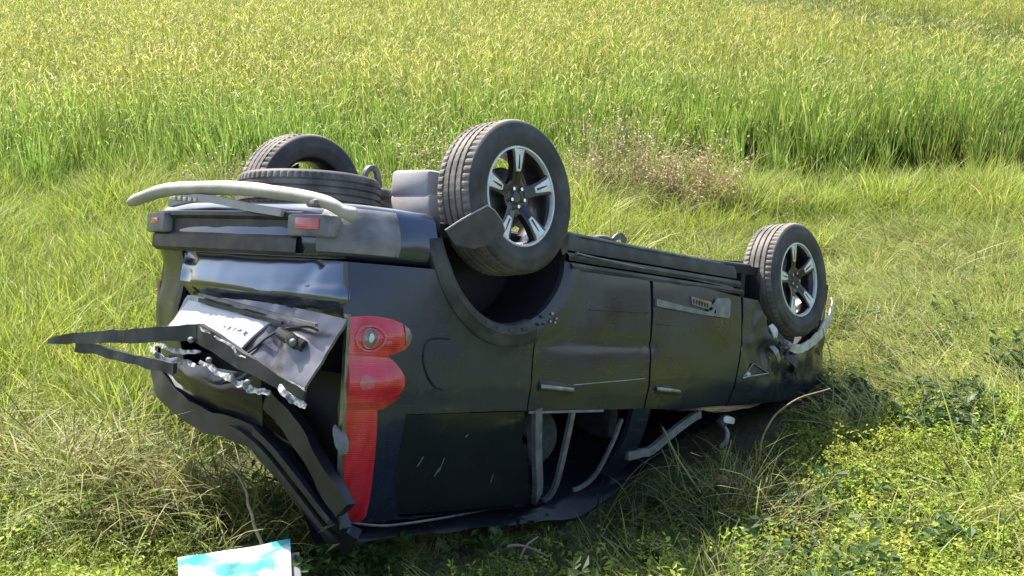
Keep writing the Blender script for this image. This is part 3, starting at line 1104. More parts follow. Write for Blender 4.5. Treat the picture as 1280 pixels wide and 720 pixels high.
for pts, w in (([(-1.22, -.18, .90), (-1.215, .0, .915), (-1.20, .16, .905)], .02), ([(-1.23, -.22, .915), (-1.23, -.05, .965), (-1.215, .16, .958)], .024),
               ([(-1.205, .17, .945), (-1.20, .32, .985), (-1.19, .47, 1.02), (-1.18, .58, 1.03), (-1.175, .66, 1.03)], .028), ([(-1.185, .72, 1.00), (-1.18, .80, 1.035), (-1.165, .87, 1.06)], .032),
               ([(-1.205, .16, .80), (-1.205, .30, .838), (-1.20, .50, .90)], .010)):
    te = scrap('torn_edge', pts, w, .007, torn, GA, wob=.014, up=Vector((1, 0, .3)), n=12)
    for v in te.data.vertices:
        v.co += Vector((0, noise.noise(v.co * 24), noise.noise(v.co * 26 + Vector((3, 3, 1))))) * .010
for y, z in ((.12, .86), (.27, .935), (.56, 1.0)):
    bm = bmesh.new()
    bmesh.ops.create_icosphere(bm, subdivisions=2, radius=.014, matrix=Matrix.Translation((-1.225, y, z)))
    finish(bm, 'clip', weather, GA)

# rear window surround: bent header rails and dark sagging glass
R1 = catmull([(-.80, .80, 1.655), (-.86, .74, 1.60), (-.92, .58, 1.45), (-.95, .40, 1.325), (-.96, .20, 1.255), (-.96, -.05, 1.245), (-.96, -.30, 1.20), (-.95, -.50, 1.12), (-.93, -.60, 1.02)], 6)
bm = bmesh.new()
sweep(bm, R1, rect(.10, .07), up=Vector((1, 0, 0)))
ragged(bm, .012, 9)
finish(bm, 'rear_header', darktrim, car, sharp_deg=35)
bm = bmesh.new()
sweep(bm, [p + Vector((-.055, .0, -.005)) for p in R1[2:26]], rect(.022, .018), up=Vector((1, 0, 0)))
finish(bm, 'header_seal', plastic, car)
bm = bmesh.new()
sweep(bm, [p + Vector((-.05, .035, -.045)) for p in R1[1:22]], rect(.03, .03), up=Vector((1, 0, 0)))
finish(bm, 'header_seal', paint, car)
bm = bmesh.new()
sweep(bm, catmull([(-.90, .855, 1.50), (-.93, .74, 1.38), (-.95, .58, 1.22), (-.96, .36, 1.09)], 8), rect(.09, .05), up=Vector((1, 0, 0)))
ragged(bm, .012, 9)
finish(bm, 'gate_frame', darktrim, car, sharp_deg=35)
bm = bmesh.new()
sweep(bm, catmull([(-.88, .84, 1.58), (-.88, .72, 1.42), (-.90, .52, 1.26), (-.92, .34, 1.16)], 6), rect(.03, .04), up=Vector((1, 0, 0)))
finish(bm, 'gate_frame', paint, car, sharp_deg=35)
rear_sheet('rear_glass', [(-.97, -.56, 1.0), (-1.02, .36, .99), (-.97, .34, 1.22), (-.95, -.42, 1.17)], glassm, car, n=(18, 8),
           bulge=lambda p, u_, w_: Vector((p.x - .06 * math.sin(math.pi * u_) * math.sin(math.pi * w_) + dent(p, .02, 5), p.y, p.z)), label='sagging dark rear window glass')
rear_sheet('load_dark_backing', [(-.86, -.70, .95), (-.86, .82, .95), (-.80, .72, 1.55), (-.86, -.5, 1.14)], inner, car, n=(14, 8),  # black backing put in for the darkness inside the tail
           bulge=lambda p, u_, w_: crush(p) + Vector((dent(p, .05, 3), 0, 0)), label='black sheet standing for the dark inside of the load space')
scrap('hanging_trim', [(-.93, .80, 1.16), (-.95, .84, 1.20), (-.94, .855, 1.27)], .06, .01, weather, wob=.02)

# ------------------------------------------------ underside
bm = bmesh.new()
box(bm, (.9, 0, .285), (3.5, 1.50, .06), None, .02)
finish(bm, 'underbody', plastic, car)
bm = bmesh.new()           # silencer box by the rear wheel
box(bm, (-.20, .46, .07), (.26, .26, .13), None, .02)
box(bm, (-.19, .47, .19), (.28, .28, .14), None, .02)
finish(bm, 'silencer', dirtygrey, car, label='dusty grey silencer box beside the rear wheel')
bm = bmesh.new()
sweep(bm, catmull([(-.30, .30, .12), (-.52, .22, .12), (-.40, .1, .08), (.3, .05, .16), (1.2, .05, .24), (2.1, .1, .25)], 6), circ(.03, 10))
finish(bm, 'exhaust_pipe', steel, car)
bm = bmesh.new()
sweep(bm, [Vector((0.05, y, .12)) for y in np.linspace(-.66, .66, 9)], circ(.045, 10, .05))
finish(bm, 'rear_axle', steel, car)
for sgn in (1, -1):
    bm = bmesh.new()
    sweep(bm, catmull([(.75, sgn * .55, .26), (.40, sgn * .58, .18), (.05, sgn * .60, .12)], 4), rect(.06, .08))
    finish(bm, 'trailing_arm', steel, car)
    bm = bmesh.new()
    P = [Vector((-.08 + .05 * math.cos(t), sgn * (.50) + .05 * math.sin(t), .12 + .02 * t / (2 * math.pi))) for t in np.linspace(0, 10 * math.pi, 90)]
    sweep(bm, P, circ(.008, 6))
    finish(bm, 'spring', steel, car)
    bm = bmesh.new()
    sweep(bm, [Vector((.14, sgn * .54, .04)), Vector((.10, sgn * .52, .40))], circ(.03, 10))
    finish(bm, 'shock_absorber', palem if sgn > 0 else steel, car)
    bm = bmesh.new()
    sweep(bm, [Vector((2.70, sgn * .62, .36)), Vector((2.55, sgn * .25, .30))], circ(.035, 8))
    finish(bm, 'drive_shaft', steel, car)
    bm = bmesh.new()
    sweep(bm, catmull([(2.70, sgn * .66, .26), (2.60, sgn * .45, .25), (2.35, sgn * .30, .27)], 4), rect(.10, .05))
    finish(bm, 'control_arm', steel, car)
bm = bmesh.new()                     # pale bushing and bracket behind the spare
bmesh.ops.create_uvsphere(bm, u_segments=16, v_segments=10, radius=.075, matrix=Matrix.Translation((.02, .12, .03)) @ Matrix.Diagonal((1.1, 1, .75, 1)))
finish(bm, 'axle_bush', palem, car)
bm = bmesh.new()
sweep(bm, catmull([(-.14, -.10, .06), (-.12, -.10, -.03), (-.06, -.10, -.04), (-.03, -.10, .05)], 5), circ(.018, 8))
finish(bm, 'brake_hose', steel, car)
# dark strips of bracket by the sill near the wheel
scrap('seat_belt_bracket', [(1.05, .62, .21), (1.12, .63, .19), (1.2, .62, .215)], .04, .01, steel, wob=.02)

# ------------------------------------------------ wheels
TR_, TW = .368, .235


def tyre_parts():
    """tyre (sidewalls), tread, rim, spokes... centred on the origin, outer face towards +Y"""
    bms = {}
    # sidewalls
    bm = bmesh.new()
    hw = TW / 2
    side_prof = [(.236, .092), (.244, .104), (.262, .113), (.29, .1175), (.305, .119), (.309, .116), (.33, .1165), (.346, .112), (.355, .104)]
    full = side_prof + [(.358, .100)]
    prof_o = full
    lathe(bm, prof_o, 96)
    lathe(bm, [(r, -y) for r, y in prof_o][::-1], 96)
    bms['sidewall'] = bm
    # tread with four grooves and cut shoulders
    bm = bmesh.new()
    pr = [(.358, .100), (.3635, .092), (.3655, .075)]
    ys = [.058, .020, -.020, -.058]
    for y in ys:
        pr += [(.367, y + .0055), (.357, y + .0045), (.357, y - .0045), (.367, y - .0055)]
    pr += [(.3655, -.075), (.3635, -.092), (.358, -.100)]

    def cut(i, k, r, y):
        if r > .36 and abs(y) > .060 and i % 3 == 0:
            return (r - .007, y)
        if r > .36 and abs(y) <= .060 and i % 3 == 1 and k % 4 in (0, 3):
            return (r - .0025, y)
        return (r, y)
    lathe(bm, pr, 192, cut)
    bms['tread'] = bm
    # rim barrel + bright lip
    bm = bmesh.new()
    lathe(bm, [(.2305, .086), (.218, .075), (.212, .03), (.205, -.03), (.214, -.075), (.236, -.096)], 64)
    bms['barrel'] = bm
    bm = bmesh.new()
    lathe(bm, [(.240, .088), (.2395, .099), (.235, .1025), (.2285, .1015), (.2255, .094), (.224, .080)], 64)
    bms['rim_lip'] = bm
    # black hub face with five tapering spokes
    bm = bmesh.new()
    lathe(bm, [(.0, .066), (.026, .066), (.030, .060), (.060, .058), (.078, .066), (.085, .064), (.09, .045)], 40)
    bms['hub'] = bm
    bm = bmesh.new()
    lathe(bm, [(.0, -.01), (.14, -.01), (.15, -.02), (.15, -.03)], 40)
    bms['brake_disc'] = bm
    return bms


def spoke_bm(inner_part):
    bm = bmesh.new()
    if inner_part:      # dark spoke body from the hub to the lip, wider at the rim
        cs = [(.060, .034, .062), (.10, .030, .075), (.15, .034, .086), (.205, .046, .092), (.226, .054, .093)]
        dep = .035
    else:               # bright machined face on the outer two thirds
        cs = [(.120, .013, .0855), (.135, .018, .0885), (.17, .024, .0925), (.205, .030, .0965), (.2245, .038, .098)]
        dep = .006
    rows = []
    for r, hwid, y in cs:
        rows.append([bm.verts.new((hwid * s, yy, r)) for s, yy in ((-1, y - dep), (-.96, y - .001), (-.6, y), (.6, y), (.96, y - .001), (1, y - dep))])
    for A, B in zip(rows, rows[1:]):
        for k in range(5):
            bm.faces.new((A[k], A[k + 1], B[k + 1], B[k]))
    bm.faces.new(rows[0])
    bm.faces.new(rows[-1][::-1])
    bmesh.ops.recalc_face_normals(bm, faces=bm.faces[:])
    return bm


Z0 = Vector((0, 0, 0))
WM = {}
proto_mats = {'sidewall': rubber, 'tread': treadm, 'barrel': rimblack, 'rim_lip': silver, 'hub': rimblack, 'brake_disc': steel}


def mesh_of(bm, mt, smooth=True, deg=40):
    o = finish(bm, 'tmp', mt, off=Z0, smooth=smooth, sharp_deg=deg)
    m = o.data
    bpy.data.objects.remove(o)
    return m


for k_, b_ in tyre_parts().items():
    bmesh.ops.recalc_face_normals(b_, faces=b_.faces[:])
    WM[k_] = mesh_of(b_, proto_mats[k_], deg=55 if k_ != 'tread' else 30)
WM['spoke'] = mesh_of(spoke_bm(True), rimblack)
WM['spoke_face'] = mesh_of(spoke_bm(False), silver)
bm = bmesh.new()
gr = [[bm.verts.new((s * w_, y_, r_)) for s in (-1, 1)] for r_, w_, y_ in ((.062, .006, .0635), (.10, .0065, .0770), (.135, .006, .0892), (.17, .0045, .0932), (.20, .002, .0968))]
for A, B in zip(gr, gr[1:]):
    bm.faces.new((A[0], A[1], B[1], B[0]))
bmesh.ops.recalc_face_normals(bm, faces=bm.faces[:])
bmesh.ops.solidify(bm, geom=bm.faces[:], thickness=.004)
WM['spoke_insert'] = mesh_of(bm, rimblack)
bm = bmesh.new()
bmesh.ops.create_cone(bm, segments=6, radius1=.0105, radius2=.009, depth=.02, cap_ends=True, matrix=Matrix.Rotation(-math.pi / 2, 4, 'X'))
WM['lug_nut'] = mesh_of(bm, chrome, smooth=False)


def put(name, me_, parent, M4=None):
    o = bpy.data.objects.new(name, me_)
    COL.objects.link(o)
    o.parent = parent
    if M4 is not None:
        o.matrix_local = M4
    return o


def wheel(X, Y, Z, phase, camber, name='wheel', out=1, rim=True, toe=0.0):
    e = empty(name, car)
    flip = Matrix.Identity(4) if out > 0 else Matrix.Rotation(math.pi, 4, 'Z')
    e.matrix_local = Matrix.Translation(Vector((X, Y, Z)) - OFF) @ Matrix.Rotation(camber, 4, 'X') @ Matrix.Rotation(toe, 4, 'Z') @ flip
    for k in ('sidewall', 'tread', 'barrel', 'rim_lip', 'hub', 'brake_disc'):
        put(k, WM[k], e)
    for i in range(5):
        Rm = Matrix.Rotation(phase + i * 2 * math.pi / 5, 4, 'Y')
        put('spoke', WM['spoke'], e, Rm)
        put('spoke_face', WM['spoke_face'], e, Rm)
        put('spoke_insert', WM['spoke_insert'], e, Rm)
        put('lug_nut', WM['lug_nut'], e, Matrix.Rotation(phase + (i + .5) * 2 * math.pi / 5, 4, 'Y') @ Matrix.Translation((0, .068, .046)))
    return e


OUTY = .098
CAMB = -math.radians(5.5)
wheel(0, .888 - OUTY, .105, math.pi + .06, CAMB)
wheel(2.70, .888 - OUTY, .333, math.pi + .25, CAMB)
wheel(0, -.79, .105, .4, 0.03, out=-1)
wheel(2.70, -.79, .435, .9, -.05, out=-1)
# spare wheel lying flat under the tail
sp_e = empty('spare_wheel', car)
sp_e.matrix_local = Matrix.Translation(Vector((-.60, .06, .165)) - OFF) @ Matrix.Rotation(math.radians(-3), 4, 'X') @ Matrix.Rotation(math.radians(90), 4, 'X') @ Matrix.Diagonal((.93, .80, .93, 1))
for k in ('sidewall', 'tread', 'barrel', 'hub'):
    put(k, WM[k], sp_e)
# muddy liner flap over the lower edge of the rear tyre
bm = bmesh.new()
fl = [(-.47, .30), (-.40, .245), (-.32, .195), (-.265, .168), (-.22, .185), (-.17, .225), (-.14, .27), (-.17, .31), (-.25, .345), (-.34, .37), (-.43, .36)]


def flapy(x, z):
    return .912 + .07 * (z - .1) - 1.4 * max(0, -.27 - x) ** 2 + .006 * noise.noise(Vector((x * 20, z * 20, 1)))


vs = [bm.verts.new((x, flapy(x, z), z)) for x, z in fl]
bm.faces.new(vs)
bmesh.ops.triangulate(bm, faces=bm.faces[:])
bmesh.ops.solidify(bm, geom=bm.faces[:], thickness=.008)
FLP = finish(bm, 'liner_flap', mat('brown_black_liner', (.050, .041, .037), .65, 0, (.085, .07, .062), 9), car, smooth=False, label='dark liner flap bent over the rear tyre')
bm = bmesh.new()
sweep(bm, [Vector((x, flapy(x, z) + .004, z)) for x, z in fl[:7]], circ(.005, 6))
finish(bm, 'flap_edge', palem, FLP)
# lumps of mud on the arch
for k in range(9):
    bm = bmesh.new()
    a = math.radians(68 - random.uniform(0, 18))
    r = random.uniform(.44, .52)
    X, Z = AX + r * math.cos(a), AZ + r * math.sin(a)
    bmesh.ops.create_icosphere(bm, subdivisions=1, radius=random.uniform(.006, .013), matrix=Matrix.Translation((X, ysurf(X, Z) + .006, Z)) @ Matrix.Diagonal((1.2, .6, .9, 1)))
    finish(bm, 'mud_lump', palem if k < 4 else cladding, car, smooth=False)

# ------------------------------------------------------------------ vegetation sources (never linked to the scene: only instanced as uncountable stuff)


def grade(c):
    c = np.array(c, np.float32)
    lum = c @ np.array([.3, .6, .1], np.float32)
    c = c * .92 + .08 * lum[:, None]
    c[:, 0] *= .99
    c[:, 1] *= 1.02
    return np.concatenate([c, np.ones((len(c), 1), np.float32)], 1).astype(np.float32)


class Clump:
    def __init__(s):
        s.v, s.f, s.c = [], [], []

    def blade(s, base, az, lean, length, width, curl, col0, col1, segs=4, tip=.0, twist=None, spine=None):
        d = Vector((math.cos(az), math.sin(az), 0))
        wv = Vector((-math.sin(az), math.cos(az), 0))
        tw = random.uniform(-.9, .9) if twist is None else twist
        wv = wv * math.cos(tw) + d * math.sin(tw)
        p = Vector(base)
        th = lean
        n0 = len(s.v)
        for i in range(segs + 1):
            t = i / segs
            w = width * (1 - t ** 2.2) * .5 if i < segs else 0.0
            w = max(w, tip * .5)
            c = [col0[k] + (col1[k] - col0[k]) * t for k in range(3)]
            if i < segs or tip:
                s.v += [p - wv * w, p + wv * w]
                s.c += [c, c]
            else:
                s.v += [p.copy()]
                s.c += [c]
            th += curl / segs
            p = p + (d * math.sin(th) + Vector((0, 0, 1)) * math.cos(th)) * (length / segs)
        for i in range(segs):
            a = n0 + 2 * i
            if i < segs - 1 or tip:
                s.f.append((a, a + 1, a + 3, a + 2))
            else:
                s.f.append((a, a + 1, a + 2))
        return p

    def leaf(s, p, az, tilt, ln, wd, col):
        d = Vector((math.cos(az) * math.cos(tilt), math.sin(az) * math.cos(tilt), math.sin(tilt)))
        wv = Vector((-math.sin(az), math.cos(az), random.uniform(-.3, .3))).normalized()
        up = Vector((0, 0, 1))
        n0 = len(s.v)
        q = Vector(p)
        s.v += [q, q + d * ln * .45 + wv * wd * .5 + up * ln * .05, q + d * ln - up * ln * .12, q + d * ln * .45 - wv * wd * .5 + up * ln * .05]
        s.c += [col] * 4
        s.f += [(n0, n0 + 1, n0 + 2), (n0, n0 + 2, n0 + 3)]

    def mesh(s, name, mt):
        me = bpy.data.meshes.new(name)
        me.from_pydata([tuple(v) for v in s.v], [], s.f)
        a = me.color_attributes.new('col', 'FLOAT_COLOR', 'POINT')
        a.data.foreach_set('color', grade(s.c).ravel())
        me.materials.append(mt)
        return me


def jit(c, k=.18):
    f = 1 + random.uniform(-k, k)
    return tuple(max(0, x * f * (1 + random.uniform(-.06, .06))) for x in c)


U = random.uniform


def rice_clump():
    c = Clump()
    for i in range(34):
        a = U(0, 6.283)
        r = .10 * math.sqrt(random.random())
        dry = random.random() < .20
        b, t = ((.07, .12, .012), (.29, .36, .05)) if not dry else ((.20, .19, .05), (.48, .44, .13))  # bases darkened, shade of the gaps between blades put into the colour
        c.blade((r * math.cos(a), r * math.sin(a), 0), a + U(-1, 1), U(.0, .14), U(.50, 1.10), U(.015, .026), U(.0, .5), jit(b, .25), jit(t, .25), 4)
    for i in range(4):      # ripening heads, nodding
        a = U(0, 6.283)
        r = .09 * math.sqrt(random.random())
        az = a + U(-.8, .8)
        col = jit((.46, .42, .11))
        p = c.blade((r * math.cos(a), r * math.sin(a), 0), az, U(0, .12), U(.66, .88), .005, U(.1, .3), jit((.16, .20, .04)), jit((.33, .35, .08)), 3, tip=.004)
        c.blade(p, az, U(.2, .6), U(.13, .19), .014, U(.7, 1.5), col, jit((.50, .45, .12)), 4, tip=.008)
    return c


def tall_clump():
    c = Clump()
    for i in range(44):
        a = U(0, 6.283)
        r = .14 * math.sqrt(random.random())
        dry = random.random() < .16
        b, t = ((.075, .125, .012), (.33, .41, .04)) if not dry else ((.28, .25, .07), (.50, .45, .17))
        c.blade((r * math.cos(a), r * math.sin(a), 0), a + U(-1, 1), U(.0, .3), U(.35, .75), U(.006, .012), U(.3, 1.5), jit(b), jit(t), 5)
    return c


def lying_clump():
    """trampled strands combed mostly one way"""
    c = Clump()
    for i in range(46):
        a = U(0, 6.283)
        r = .16 * math.sqrt(random.random())
        pale = random.random() < .42
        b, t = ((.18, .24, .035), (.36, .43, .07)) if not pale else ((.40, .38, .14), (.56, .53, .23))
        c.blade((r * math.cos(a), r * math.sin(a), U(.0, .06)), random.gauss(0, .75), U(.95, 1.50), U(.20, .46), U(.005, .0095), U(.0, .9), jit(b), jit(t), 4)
    return c


def short_clump():
    c = Clump()
    for i in range(54):
        a = U(0, 6.283)
        r = .15 * math.sqrt(random.random())
        pale = random.random() < .14
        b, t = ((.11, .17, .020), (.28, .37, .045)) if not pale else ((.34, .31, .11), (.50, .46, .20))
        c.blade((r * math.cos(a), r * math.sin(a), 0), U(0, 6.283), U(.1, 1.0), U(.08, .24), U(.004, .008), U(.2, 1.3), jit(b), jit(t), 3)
    return c


def weed_patch():
    c = Clump()
    for i in range(34):
        a = U(0, 6.283)
        r = .17 * math.sqrt(random.random())
        x, y = r * math.cos(a), r * math.sin(a)
        h = U(.03, .15)
        g = jit((.30, .38, .04), .3)
        c.blade((x, y, 0), U(0, 6.28), U(0, .5), h * 1.05, .004, .2, (.08, .11, .02), g, 2, tip=.002)
        for k in range(random.randint(3, 6)):
            cc = jit(g, .25)
            c.leaf((x + U(-.012, .012), y + U(-.012, .012), h * U(.55, 1.0)), U(0, 6.28), U(-.25, .75), U(.014, .032), U(.008, .016), cc)
    for i in range(9):
        a = U(0, 6.283)
        r = .17 * math.sqrt(random.random())
        c.blade((r * math.cos(a), r * math.sin(a), 0), U(0, 6.28), U(.3, 1.2), U(.08, .2), .005, U(.2, 1), jit((.14, .18, .04)), jit((.28, .30, .09)), 3)
    return c


def broad_patch():
    c = Clump()
    for i in range(13):
        a = U(0, 6.283)
        r = .17 * math.sqrt(random.random())
        x, y = r * math.cos(a), r * math.sin(a)
        h = U(.05, .17)
        for k in range(random.randint(3, 5)):
            c.leaf((x, y, h * U(.4, 1)), U(0, 6.28), U(-.1, .6), U(.04, .075), U(.022, .04), jit((.055, .105, .018), .3))
    return c


def straw_clump():
    c = Clump()
    for i in range(40):
        a = U(0, 6.283)
        r = .18 * math.sqrt(random.random())
        k = random.random()
        if k < .6:
            b, t = (.32, .28, .085), (.52, .46, .18)
        elif k < .85:
            b, t = (.18, .21, .04), (.36, .38, .08)
        else:
            b, t = (.13, .095, .05), (.20, .15, .085)
        c.blade((r * math.cos(a), r * math.sin(a), U(0, .10)), random.gauss(.0, 1.0), U(.2, 1.1), U(.22, .55), U(.0045, .008), U(.5, 2.0), jit(b), jit(t), 5)
    return c


def twig_clump():
    c = Clump()
    for i in range(70):
        a = U(0, 6.283)
        r = .20 * math.sqrt(random.random())
        k = random.random()
        b, t = ((.12, .075, .045), (.24, .155, .10)) if k < .75 else ((.12, .13, .035), (.24, .23, .07))
        p = c.blade((r * math.cos(a), r * math.sin(a), U(0, .25)), a + U(-.9, .9), U(.0, .8), U(.15, .42), .005, U(-.3, .9), jit(b), jit(t), 3, tip=.002)
        for q in range(3):
            c.leaf(p + Vector((U(-.04, .04), U(-.04, .04), U(-.08, .02))), U(0, 6.28), U(-.8, .8), U(.02, .045), U(.008, .016), jit(t, .3))
    return c


SRC = {}
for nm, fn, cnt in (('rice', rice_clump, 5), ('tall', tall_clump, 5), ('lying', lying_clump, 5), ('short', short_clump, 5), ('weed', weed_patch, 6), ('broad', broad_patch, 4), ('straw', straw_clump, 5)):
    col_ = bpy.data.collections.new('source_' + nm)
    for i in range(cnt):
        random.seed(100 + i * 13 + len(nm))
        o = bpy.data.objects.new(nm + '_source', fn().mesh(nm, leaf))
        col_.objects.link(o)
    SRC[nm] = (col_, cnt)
random.seed(5)


def scatter(name, pts, rot, scl, tint, src, label):
    col_, cnt = SRC[src]
    n = len(pts)
    me = bpy.data.meshes.new(name)
    me.vertices.add(n)
    me.vertices.foreach_set('co', np.asarray(pts, np.float32).ravel())
    me.attributes.new('rot', 'FLOAT_VECTOR', 'POINT').data.foreach_set('vector', np.asarray(rot, np.float32).ravel())
    me.attributes.new('scl', 'FLOAT', 'POINT').data.foreach_set('value', np.asarray(scl, np.float32))
    me.attributes.new('pick', 'INT', 'POINT').data.foreach_set('value', rng.integers(0, cnt, n).astype(np.int32))
    me.attributes.new('tint', 'FLOAT_VECTOR', 'POINT').data.foreach_set('vector', np.asarray(tint, np.float32).ravel())
    o = bpy.data.objects.new(name, me)
    COL.objects.link(o)
    ng = bpy.data.node_groups.new(name, 'GeometryNodeTree')
    ng.interface.new_socket('Geometry', in_out='INPUT', socket_type='NodeSocketGeometry')
    ng.interface.new_socket('Geometry', in_out='OUTPUT', socket_type='NodeSocketGeometry')
    N = ng.nodes
    gi, go = N.new('NodeGroupInput'), N.new('NodeGroupOutput')
    ip = N.new('GeometryNodeInstanceOnPoints')
    ci = N.new('GeometryNodeCollectionInfo')
    ci.inputs['Collection'].default_value = col_
    ci.inputs['Separate Children'].default_value = True
    ci.inputs['Reset Children'].default_value = True

    def attr(nm, ty):
        a = N.new('GeometryNodeInputNamedAttribute')
        a.data_type = ty
        a.inputs[0].default_value = nm
        return a.outputs[0]
    L = ng.links.new
    L(gi.outputs[0], ip.inputs['Points'])
    L(ci.outputs[0], ip.inputs['Instance'])
    ip.inputs['Pick Instance'].default_value = True
    L(attr('pick', 'INT'), ip.inputs['Instance Index'])
    L(attr('rot', 'FLOAT_VECTOR'), ip.inputs['Rotation'])
    L(attr('scl', 'FLOAT'), ip.inputs['Scale'])
    L(ip.outputs[0], go.inputs[0])
    md = o.modifiers.new('scatter', 'NODES')
    md.node_group = ng
    tag(o, label, kind='stuff')
    return o


def pts_grid(x0, x1, y0, y1, sp):
    xs = np.arange(x0, x1, sp)
    ys = np.arange(y0, y1, sp)
    X, Y = np.meshgrid(xs, ys)
    X = X.ravel() + rng.uniform(-.5, .5, X.size) * sp
    Y = Y.ravel() + rng.uniform(-.5, .5, Y.size) * sp
    return X, Y


def fbm(x, y, s, seed=0):
    out = np.empty(len(x))
    for i in range(len(x)):
        out[i] = noise.noise(Vector((x[i] * s, y[i] * s, seed * 7.3))) + .5 * noise.noise(Vector((x[i] * s * 2.3, y[i] * s * 2.3, seed * 7.3 + 3)))
    return out


MRn = np.array(MR)
CCn = np.array(CC)


def in_car(x, y, z, m=0.0):
    q = (np.stack([x, y, z - H], 1)) @ MRn + CCn           # inverse rotation
    X, Y, Zc = q[:, 0], -q[:, 1], -q[:, 2]
    return (Zc < 1.80 + m) & (X > -.98 - m + .85 * np.clip(.7 - Y, 0, 1)) & (X < 3.3 + m) & (np.abs(Y) < .86 + m)


def near_car(x, y, z, lo=.45):
    q = (np.stack([x, y, z - H], 1)) @ MRn + CCn
    X, Yc = q[:, 0], -q[:, 1]
    dx = np.maximum(np.maximum(-.95 - X, X - 3.25), 0)
    dy = np.maximum(np.abs(Yc) - .86, 0)
    return lo + (1 - lo) * sst(.05, .75, np.hypot(dx, dy))


def edge_y(x):
    return 13.35 + .06 * x + .45 * np.sin(x * 1.1) + .30 * np.sin(2.7 * x + 1) + .22 * np.sin(6.1 * x) + np.where(x > 2, .65, 0) - .8 * (1 - sst(-1.2, .3, x))


def base_rot(n, tilt):
    return np.stack([rng.normal(0, tilt, n), rng.normal(0, tilt, n), rng.uniform(0, 6.283, n)], 1)


def tints(n, base, var=.12, mix=None, other=None):
    b = np.array(base)[None, :] * np.ones((n, 3))
    if other is not None:
        b = b * (1 - mix[:, None]) + np.array(other)[None, :] * mix[:, None]
    return b * rng.normal(1, var, (n, 1)).clip(.5, 1.6) * rng.normal(1, .04, (n, 3))


# --- rice field
X, Y = pts_grid(-22, 26, 12.0, 46, .185)
k = Y > edge_y(X)
k &= (np.abs(X) < Y * .62 + 3)
# shorter rice across the far right corner, a shadow band painted into its tint
bl = 27.6 + (X - 7.8) * (-2.07)
dist = np.abs(Y - bl - 1.2) / math.hypot(1, 2.07)
shade_band = np.exp(-(dist / 1.1) ** 2) * sst(4.0, 6.0, X)
e0 = Y - edge_y(X)
k &= rng.random(len(X)) < (.30 + .70 * sst(0, 1.6, e0))
shade_band = shade_band[k]
X, Y = X[k], Y[k]
n = len(X)
f1 = fbm(X, Y, .28, 1)
front = 1 - sst(.5, 6.5, Y - edge_y(X) + 1.6 * f1)
mx = np.clip(.5 + .55 * f1, 0, 1)
tt = tints(n, (.98, 1.02, .95), .16, mx, (1.13, 1.06, 1.0)) * (1 - .16 * front[:, None] * np.array([1.3, .3, .8]))
tt = tt * (1 - shade_band[:, None] * np.array([.78, .62, .35]))
scatter('rice_field', np.stack([X, Y, ground_z(X, Y) - .02], 1), base_rot(n, .07), (rng.normal(.90, .13, n) * (1 + .08 * f1) * (.70 + .30 * sst(0, 2.2, Y - edge_y(X))) * (1 + .16 * np.clip(fbm(X, Y, 1.1, 15), -.9, .9)) * (1 - .3 * shade_band)).clip(.45, 1.25), tt, 'rice',
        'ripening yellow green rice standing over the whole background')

# --- tall upright grass on the left and behind
X, Y = pts_grid(-9, 8.5, 4.9, 14.2, .125)
Z = ground_z(X, Y)
f = fbm(X, Y, .6, 2)
dens = np.zeros(len(X))
left = sst(5.4, 6.6, Y) * (1 - sst(-2.1, -1.1, X + .22 * (8 - Y)))
dens = np.maximum(dens, left)
behind = sst(8.6, 9.8, Y) * (1 - sst(.6, 2.4, X)) * .8
dens = np.maximum(dens, behind)
rim_ = sst(10.2, 12.4, Y + 1.0 * f) * .9                  # rank grass by the ditch and rice edge
dens = np.maximum(dens, rim_)
fr = sst(3.6, 5.0, X - .25 * (Y - 9)) * sst(7.0, 9.0, Y) * .85
dens = np.maximum(dens, fr)
hollow = np.exp(-((X + 2.55) / .35) ** 2 - ((Y - 5.75) / .35) ** 2)
dens = dens * (1 - .8 * hollow)
nb = np.ones(len(X), bool)
for bx_, by_, br_ in ((1.28, 12.7, .5), (1.98, 12.3, .42), (-.9, 12.75, .4), (-3.0, 12.25, .35)):
    nb &= np.hypot(X - bx_, Y - by_ + .35) > br_
k = nb & (rng.random(len(X)) < dens) & ~in_car(X, Y, Z, .12) & (Y < edge_y(X) + .9) & ~((np.abs(Y - ditch_c(X) + .1) < .42 + .45 * np.exp(-((X - 3.5) / .5) ** 2)) & (X > 1.9) & (f > -.6))
X, Y, Z, f = X[k], Y[k], Z[k], f[k]
n = len(X)
sc_ = rng.normal(.86, .14, n) * (1 + .16 * f)
sc_ = np.where(X > 1, sc_ * (.72 + .28 * sst(10.5, 12.6, Y + .6 * f)), sc_)
sc_ = sc_ * (1 + .35 * np.clip(fbm(X, Y, 1.3, 14), -.6, .8))
tt = tints(n, (1.05, 1.10, .95), .14, np.clip(.5 + .6 * f, 0, 1), (1.28, 1.16, 1.10))
scatter('tall_grass', np.stack([X, Y, Z - .02], 1), base_rot(n, .10), sc_.clip(.35, 1.5), tt, 'tall', 'tall bright grass on the left and along the rice edge')

